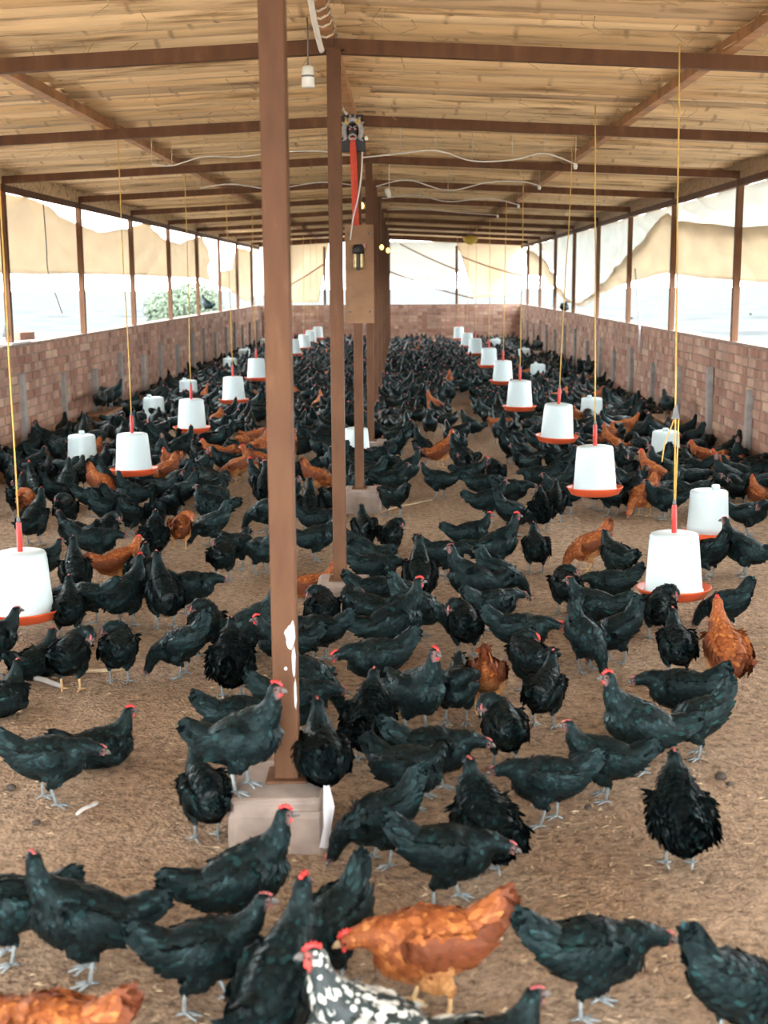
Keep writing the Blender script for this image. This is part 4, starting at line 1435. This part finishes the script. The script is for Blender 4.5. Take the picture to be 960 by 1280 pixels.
    def wattle(sgn, k=1.0):
        def f(q):
            q.lathe([(0, -.016 * k), (.004 * k, -.014 * k), (.0058 * k, -.008 * k), (.004 * k, 0), (0, .002)], 8)
            q.v = [(x * 1.2 + .017, y * .6 + sgn * .006, z - .011) for x, y, z in q.v]
        return f

    def beak(q):
        q.tube([(.020, 0, .003), (.030, 0, .002), (.038, 0, -.002), (.043, 0, -.006)], [.0085, .0066, .0038, .001], 8)
        q.tube([(.020, 0, -.004), (.030, 0, -.005), (.037, 0, -.006)], [.0060, .0042, .0012], 7)

    def eye(sgn):
        def f(q):
            q.lathe([(0, .0036), (.0026, .0026), (.0036, 0), (.0026, -.0026), (0, -.0036)], 10)
            q.v = [(x + .010, y + sgn * .0205, z + .005) for x, y, z in q.v]
        return f
    res = {'key': key, 'head': H}
    res['pieces'] = {}
    for cname, k in (('comb_red', .8), ('comb_pink', .42)):
        res['pieces'][cname] = [('comb', head_piece(lambda q: comb(q, k)).mesh('comb', cname)), ('wattle', head_piece(wattle(-1, k)).mesh('wattle', cname)), ('wattle', head_piece(wattle(1, k)).mesh('wattle', cname))]
    for bname in ('beak', 'beak_pale'):
        res['pieces'][bname] = [('beak', head_piece(beak).mesh('beak', bname))]
    res['pieces']['eyes'] = [('eye', head_piece(eye(sg)).mesh('eye', 'eye')) for sg in (-1, 1)]
    res['body'] = {}
    res['whole'] = {}
    for kind, leg, bk_, cb in (('black', 'leg_grey', 'beak', 'comb_pink'), ('brown', 'leg_yellow', 'beak_pale', 'comb_red'), ('speckled', 'leg_grey', 'beak', 'comb_red'), ('pale_leg', 'leg_yellow', 'beak', 'comb_pink'), ('black_red', 'leg_grey', 'beak', 'comb_red')):
        pl = ('black' if kind in ('pale_leg', 'black_red') else kind) + '_plume'
        if kind != 'black_red':
            res['body'][kind] = finish('hen_body', V, Fc, MI, C, FA, [pl, leg])
        # a whole hen in one mesh for birds too small to show parts
        V2, F2, M2, C2, A2 = [V], list(Fc), list(MI), [C], [FA]
        o = len(V)
        for pieces, mi in ((res['pieces'][cb], 2), (res['pieces'][bk_], 3)):
            for _, me in pieces:
                cv = np.empty(len(me.vertices) * 3); me.vertices.foreach_get('co', cv); cv = cv.reshape(-1, 3)
                V2.append(cv); F2 += [tuple(i + o for i in q.vertices) for q in me.polygons]; M2 += [mi] * len(me.polygons)
                C2.append(np.tile([.5, 0, 0, 1], (len(cv), 1))); A2.append(np.zeros(len(cv))); o += len(cv)
        res['whole'][kind] = finish('hen', np.concatenate(V2), F2, M2, np.concatenate(C2), np.concatenate(A2), [pl, leg, cb, bk_])
    # light version for the crowd at the far end
    lco, _ = arrays(lo)
    lk, _ = region(lco)
    lf = [tuple(q.vertices[:]) for q in lo.polygons]
    lmi = [0] * len(lf)
    lc = plume_col(lco, lk, .25 + .5 * r.random(len(lco)))
    cbm = head_piece(lambda q: q.add([(.022, 0, .014), (-.02, 0, .02), (.0, 0, .036), (.0, .004, .018)], [(0, 1, 2), (0, 3, 2), (3, 1, 2)]))
    o = len(lco)
    Vl = [lco]
    if lg_lo.v:
        Vl.append(np.array(lg_lo.v)); lf += [tuple(i + o for i in q) for q in lg_lo.f]; lmi += [1] * len(lg_lo.f); o += len(lg_lo.v)
    Vl.append(np.array(cbm.v)); lf += [tuple(i + o for i in q) for q in cbm.f]; lmi += [2] * len(cbm.f)
    Vl = np.concatenate(Vl)
    lc = np.concatenate([lc, np.tile([.5, 0, 0, 1], (len(Vl) - len(lc), 1))])
    res['low'] = (Vl, lf, lmi, lc)
    return res


HEN = {k: build_hen(k, d) for k, d in POSES.items()}


def add_hen(x, y, z, heading, pose, kind, size, comb, parts=True, mirror=False):
    h = HEN[pose]
    sc = (size, -size if mirror else size, size)
    if parts:
        root = empty('hen', (x, y, z), heading)
        root.scale = sc
        inst('body', h['body'][kind], root)
        for nm, me in h['pieces'][comb] + h['pieces']['beak_pale' if kind == 'brown' else 'beak'] + h['pieces']['eyes']:
            inst(nm, me, root)
    else:
        root = inst('hen', h['whole']['black_red' if kind == 'black' and comb == 'comb_red' else kind], None, (x, y, z), (0, 0, heading), sc)
    return root

# ------------------------------------------------------------------ where each hen stands: image foot point, heading (deg), pose, colour, comb
PK = {'a': 'alert', 'l': 'look_left', 'w': 'walk', 's': 'stand', 'r': 'reach', 'p': 'peck', 't': 'preen', 'z': 'rest', 'f': 'ruffled'}
KK = {'k': 'black', 'b': 'brown', 's': 'speckled', 'y': 'pale_leg'}
CATALOG = """
8 1200 205 s k p|106 1222 202 l k p|262 1258 2 w k p|305 1168 8 a k r|352 1310 68 a k r|412 1232 232 p k r|534 1264 188 r b r 1.16
475 1395 182 a s r|590 1410 20 s k p|62 1380 170 r b p 1.1|20 1440 185 s k p|742 1264 4 r k p|925 1312 12 p k p|848 1080 92 f k p
66 1002 2 r k p|128 955 28 z k r|288 1040 110 s k p|302 940 8 r k p|372 922 0 r k p|388 892 -25 p k p|462 950 82 f k p
522 918 305 a k r|572 905 262 t k p|545 990 -4 r k p|512 1016 -40 t k p|474 1078 196 p k p|606 1090 112 f k p|562 1128 -12 r k p
682 1028 182 r k p|630 958 100 t k p|752 998 182 s k p|798 962 184 a k r|870 945 186 p k p|848 908 176 r k p|906 862 98 a b r
845 848 92 s k p|606 888 84 p b p|680 908 65 s k p|660 862 120 t k r|738 836 290 p k r|764 828 205 p k p|652 828 -8 r k r
582 820 88 t k p|618 790 25 r k p|590 764 202 a k p|626 750 -14 p k p|525 758 88 a k p|556 722 -8 r k p|588 694 2 s k r
620 716 4 a k r|670 716 92 s k p|706 766 104 t k p|762 762 184 r k p|735 714 192 p b p|770 726 120 s k p|742 792 168 s k p
822 798 70 t k p|900 790 152 p k p|926 720 172 a k p|888 722 120 p k p|936 668 -10 t k p|922 632 92 t k p|948 645 100 s b r
818 618 150 a b p|806 645 215 p b p|868 618 8 r k p|765 644 110 t k p|790 640 60 f k p|826 648 180 s k p
150 852 92 t k p|90 862 88 t y p|226 845 186 p k p|262 820 86 t k p|290 870 92 f k p|312 822 6 a k r|206 784 112 a k p|242 766 4 r k p
156 780 62 a k r|112 782 176 r k p|96 752 104 a k p|150 734 30 s b r|122 706 0 r k p|134 690 84 t k p|94 694 150 s k p|193 700 88 f k p
232 686 92 t b p|266 658 188 f k p|280 724 78 t k p|258 682 200 p k p|322 716 310 s k p|300 712 250 t k p|332 664 188 p k p|330 630 158 a k r
84 664 90 t k p|84 632 92 a k p|36 656 92 t b p|44 680 80 a k p|20 800 150 r k p|44 800 100 s k p|48 845 60 z k p|10 890 80 z k p
-8 842 40 s k p|52 732 20 s k p|176 742 80 s k p|356 842 200 s k r|396 826 180 r k p|420 800 88 t k p|470 868 200 r k r 1.05|492 822 12 a k r
446 800 170 t k p|520 798 -10 p k p|470 772 4 r k p|395 748 4 z b r|396 700 8 s k r|448 722 172 a k r|470 742 -6 r k p|488 696 80 t k p
456 690 100 s k p|388 664 92 a k p|400 676 4 r k p|490 622 8 s k p|462 618 176 p k p|548 622 186 w k p|506 612 4 a k p|398 618 -6 p b p
374 608 192 r k p|552 584 30 a b r|528 580 120 a k p|590 612 10 s k r|584 600 90 t k p|620 612 92 t k p|604 628 4 r k p|640 636 -4 r k p
610 650 14 s k p|642 668 8 p k p|676 662 92 f k p|694 652 85 s k p|700 612 6 a k p|672 618 178 r k p|734 622 90 s k p|690 590 120 s k p
655 592 186 s k p|640 580 30 p k p|860 600 92 s k p|830 612 176 a k p|905 600 200 s b p|880 592 150 s b r|940 602 10 t k p|915 582 60 s k p
136 662 5 p k p|152 655 30 p k p|170 668 60 p k p|190 664 95 p k p|212 655 130 p k p|226 640 170 p k p|222 622 190 p k p|205 612 215 p b p|178 604 255 s k p|150 612 290 r k p|128 628 330 p b p|120 645 0 r k p
250 632 200 s k p|262 618 150 s k p|236 606 180 r k r|215 598 250 s b p|60 610 92 s k p|100 612 88 s k p|130 598 90 s k p|44 600 60 s k p|75 606 180 r k p
20 618 120 s k p|296 604 180 p b p|320 596 190 s b p|285 596 180 s k p|268 586 200 s b p|250 588 120 s k p
""".replace('\n', '|')
hens = []      # x, y, z, heading, pose, kind, comb, size
for row in CATALOG.split('|'):
    f = row.split()
    if not f:
        continue
    p = on_floor(float(f[0]), float(f[1]))
    hens.append([p.x, p.y, 0.0, math.radians(float(f[2]) + rng.uniform(-4, 4)), PK[f[3]], KK[f[4]], 'comb_red' if f[5] == 'r' else 'comb_pink', (float(f[6]) if len(f) > 6 else 1.0) * (0.89 if f[3] in 'al' else 0.80) * rng.uniform(.95, 1.04)])
n_cat = len(hens)
# two on the first footing, two on the walls, several on the benches
fx0, fy0 = PIL[0]
hens.append([fx0 - 0.115, fy0 - 0.11, BLK, math.radians(-22), 'alert', 'black', 'comb_red', .88])
hens.append([fx0 + 0.105, fy0 - 0.02, BLK, math.radians(100), 'rest', 'black', 'comb_pink', 0.9])
hens.append([XL - 0.07, 24.4, ZW - 0.004, math.radians(150), 'alert', 'black', 'comb_pink', .92])
hens.append([XR + 0.07, 24.6, ZW - 0.004, math.radians(60), 'rest', 'black', 'comb_pink', .9])
for b, (off, hd, ps, kn) in ((0, (-.28, 95, 'stand', 'black')), (0, (.05, 80, 'preen', 'black')), (0, (.33, 20, 'alert', 'black')), (1, (-.2, 100, 'stand', 'black')), (1, (.2, 80, 'alert', 'black')),
                             (2, (-.25, 90, 'alert', 'black')), (2, (.22, 175, 'preen', 'black')), (3, (-.05, 100, 'stand', 'black'))):
    hens.append([BEN[b].x, BEN[b].y + off, 0.20, math.radians(hd), ps, kn, 'comb_pink', .86])
fixed = list(hens)
# the crowd beyond, thinner in the aisles, thicker towards the walls and the far end
PALE = [(500, 560, 590, 645), (345, 410, 585, 640), (60, 140, 655, 690), (560, 600, 498, 540), (270, 330, 600, 640)]
occ = [(h[0], h[1]) for h in hens]
cell = {}


def put(x, y):
    cell.setdefault((int(x / .3), int(y / .3)), []).append((x, y))


def free(x, y, dmin):
    i, j = int(x / .3), int(y / .3)
    for a in range(i - 2, i + 3):
        for b in range(j - 2, j + 3):
            for qx, qy in cell.get((a, b), ()):
                if abs(qx - x) < dmin and (qx - x) ** 2 + (qy - y) ** 2 < dmin * dmin:
                    return False
    return True


for q in occ:
    put(*q)
tries = 0
while tries < 40000:
    tries += 1
    y = 8.6 + (YF - 0.25 - 8.6) * rng.random()
    x = rng.uniform(XL + .16, XR - .16)
    px, py, dep = project((x, y, 0))
    if not (-60 < px < 1020):
        continue
    if any(a < px < b and c < py < d for a, b, c, d in PALE):
        continue
    wall_d = min(x - XL, XR - x)
    dens = 0.30 + 0.5 * max(0, 1 - wall_d / 1.3) if y < 12 else 0.75
    aisle = abs(x - 0.55) < 0.45 and y < 24
    if aisle:
        dens *= 0.35
    if rng.random() > dens:
        continue
    dmin = (0.24 if not aisle else 0.34) if y < 14 else 0.20
    if any((x - a) ** 2 + (y - b) ** 2 < (rad + .10) ** 2 for a, b, rad in keep_clear):
        continue
    if not free(x, y, dmin):
        continue
    put(x, y)
    near = min((((x - a) ** 2 + (y - b) ** 2) ** .5, a, b) for a, b, rad in keep_clear)
    hd = rng.uniform(0, 2 * math.pi)
    pose = rng.choices(['stand', 'walk', 'alert', 'look_left', 'reach', 'peck', 'preen', 'rest', 'ruffled'], [5, 3, 4, 2, 4, 5, 3, 2, 1])[0]
    if near[0] < .5:
        hd = math.atan2(near[2] - y, near[1] - x) + rng.uniform(-.3, .3)
        pose = rng.choice(['peck', 'reach', 'reach'])
    kind = 'brown' if rng.random() < (0.05 if y < 16 else 0.022) else 'black'
    hens.append([x, y, 0.0, hd, pose, kind, 'comb_red' if rng.random() < .25 else 'comb_pink', (.89 if pose in ('alert', 'look_left') else .81) * rng.uniform(.94, 1.05)])

# push apart birds that stand inside each other (the listed ones only a little)
ground = [h for h in hens if h[2] == 0 and h[1] < 17]
pos = np.array([[h[0], h[1]] for h in ground]); orig = pos.copy()
hd_ = np.array([h[3] for h in ground]); sz_ = np.array([h[7] for h in ground])
dirs = np.stack([np.cos(hd_), np.sin(hd_)], 1)
OFF, RAD = (-.10, 0.0, .10), (.062, .082, .066)
listed = np.array([i < n_cat for i in range(len(ground))])
lim_move = np.where(listed, .15, .25)[:, None]
for it in range(60):
    push = np.zeros_like(pos)
    for oa, ra in zip(OFF, RAD):
        ca = pos + dirs * (oa * sz_)[:, None]
        for ob, rb in zip(OFF, RAD):
            cb_ = pos + dirs * (ob * sz_)[:, None]
            d = ca[:, None] - cb_[None]
            r_ = np.sqrt((d ** 2).sum(2)) + 1e-6
            np.fill_diagonal(r_, 9)
            need = ra * sz_[:, None] + rb * sz_[None]
            push += (np.clip(need - r_, 0, None)[..., None] * d / r_[..., None]).sum(1) * .16
        for a, b, rad in keep_clear:
            v = ca - np.array([a, b]); l = np.sqrt((v ** 2).sum(1)) + 1e-6
            lim = (rad - .03 if rad > .15 else .02) + ra * sz_
            push += np.where(l < lim, lim - l, 0)[:, None] * v / l[:, None] * .35
    pos += np.clip(push, -.03, .03)
    dv = pos - orig; l = np.sqrt((dv ** 2).sum(1))[:, None] + 1e-9
    pos = orig + dv / l * np.minimum(l, lim_move)
for h, q in zip(ground, pos):
    h[0], h[1] = min(max(q[0], XL + .15), XR - .15), q[1]

# labels
FACE = ['facing the strap wall', 'facing the far wall', 'facing the loose-brick wall', 'facing the open end']
PW = {'alert': 'standing tall', 'look_left': 'looking sideways', 'walk': 'in mid-stride', 'stand': 'standing', 'reach': 'craning forward', 'peck': 'pecking',
      'preen': 'preening', 'rest': 'sitting down', 'ruffled': 'with ruffled feathers'}
KW = {'black': 'black hen', 'brown': 'russet hen', 'speckled': 'black-and-white speckled hen', 'pale_leg': 'pale-legged black hen'}
MARKS = [(PIL[0], 'the chipped pillar'), (PIL[1], 'the second pillar'), (PIL[2], 'the board pillar'), (PIL[3], 'the fourth pillar')]
for (px, y, z), nm in zip(FR, ['the knotted-rope feeder', 'the second strap-wall feeder', 'the tilted feeder', 'the fourth strap-wall feeder', 'the fifth strap-wall feeder', 'the sixth strap-wall feeder']):
    MARKS.append(((fx(px, y), y), nm))
for (px, y, z), nm in zip(FL, ['the large feeder', 'the crowded feeder', 'the third loose-brick-wall feeder', 'the fourth loose-brick-wall feeder', 'the fifth loose-brick-wall feeder']):
    MARKS.append(((fx(px, y), y), nm))
MARKS.append(((on_floor(884, 674).x, on_floor(884, 674).y), 'the rope-side drinker'))
MARKS.append(((on_floor(104, 588).x, on_floor(104, 588).y), 'the board-side drinker'))
MARKS.append(((on_floor(90, 842).x, on_floor(90, 842).y), 'the bamboo stick'))


def hen_label(h):
    x, y, z, hd, pose, kind, comb, size = h
    deg = math.degrees(hd) % 360
    face = FACE[int(((deg + 45) % 360) // 90)]
    d, (mx, my), nm = min((((x - m[0][0]) ** 2 + (y - m[0][1]) ** 2) ** .5, m[0], m[1]) for m in MARKS)
    if z == BLK:
        loc = 'on the chipped pillar footing'
    elif z > 1:
        loc = 'on top of ' + ('the loose-brick wall' if x < 0 else 'the strap wall')
    elif z > .18:
        loc = 'on a plank bench'
    else:
        dy = y - my
        rel = 'beside' if abs(dy) < .35 and d < .8 else ('beyond' if dy > 0 else 'short of')
        if d > .8:
            rel += ' and ' + ('left of' if False else ('towards the strap wall from' if x > mx else 'towards the loose-brick wall from'))
            rel = rel.replace('beside and ', '').replace('beyond and ', 'well beyond, ').replace('short of and ', 'well short of, ')
            rel = 'well beyond' if dy > .4 else ('well short of' if dy < -.4 else 'some way from')
        loc = rel + ' ' + nm
    lab = ('red-combed ' if comb == 'comb_red' and kind in ('black', 'brown') else '') + KW[kind] + ' ' + PW[pose] + ', ' + face + ', ' + loc
    return lab


def seen(h):
    px, py, dep = project((h[0], h[1], h[2] + .15))
    return -40 < px < 1000 and 200 < py < 1330, dep


order = sorted(hens, key=lambda h: (not seen(h)[0], seen(h)[1]))
singles, crowd = order[:300], order[300:]
for i, h in enumerate(singles):
    o = add_hen(h[0], h[1], h[2] - (0.004 if h[2] == 0 else 0), h[3], h[4], h[5], h[7], h[6], parts=seen(h)[1] < 8.2, mirror=rng.random() < .5)
    tag(o, hen_label(h), 'hen', 'hens kept in the shed')
print('hens', len(hens), 'single', len(singles), 'crowd', len(crowd), 'catalog', n_cat)
V, Fq, MI, C, o = [], [], [], [], 0
for h in crowd:
    lv, lf, lmi, lc = HEN[h[4]]['low']
    c, s = math.cos(h[3]), math.sin(h[3])
    R = np.array([[c, -s, 0], [s, c, 0], [0, 0, 1]]) * h[7]
    V.append(lv @ R.T + np.array([h[0], h[1], h[2]]))
    Fq += [tuple(i + o for i in q) for q in lf]
    MI += [m if m != 0 else (3 if h[5] == 'brown' else 0) for m in lmi]
    cc = lc.copy(); cc[:, 0] = np.clip(cc[:, 0] * rng.uniform(.6, 1.5), 0, 1)
    C.append(cc); o += len(lv)
me = bpy.data.meshes.new('hen_crowd')
me.from_pydata(np.concatenate(V).tolist(), [], Fq)
for m in ('black_plume', 'leg_grey', 'comb_pink', 'brown_plume'):
    me.materials.append(MAT[m])
me.polygons.foreach_set('material_index', MI)
me.polygons.foreach_set('use_smooth', [True] * len(Fq))
a = me.color_attributes.new('plume', 'FLOAT_COLOR', 'POINT'); a.data.foreach_set('color', np.concatenate(C).astype('f').ravel())
tag(inst('hen_crowd', me), 'dense crowd of black hens with a few russet ones at the far end', 'hens', kind='stuff')
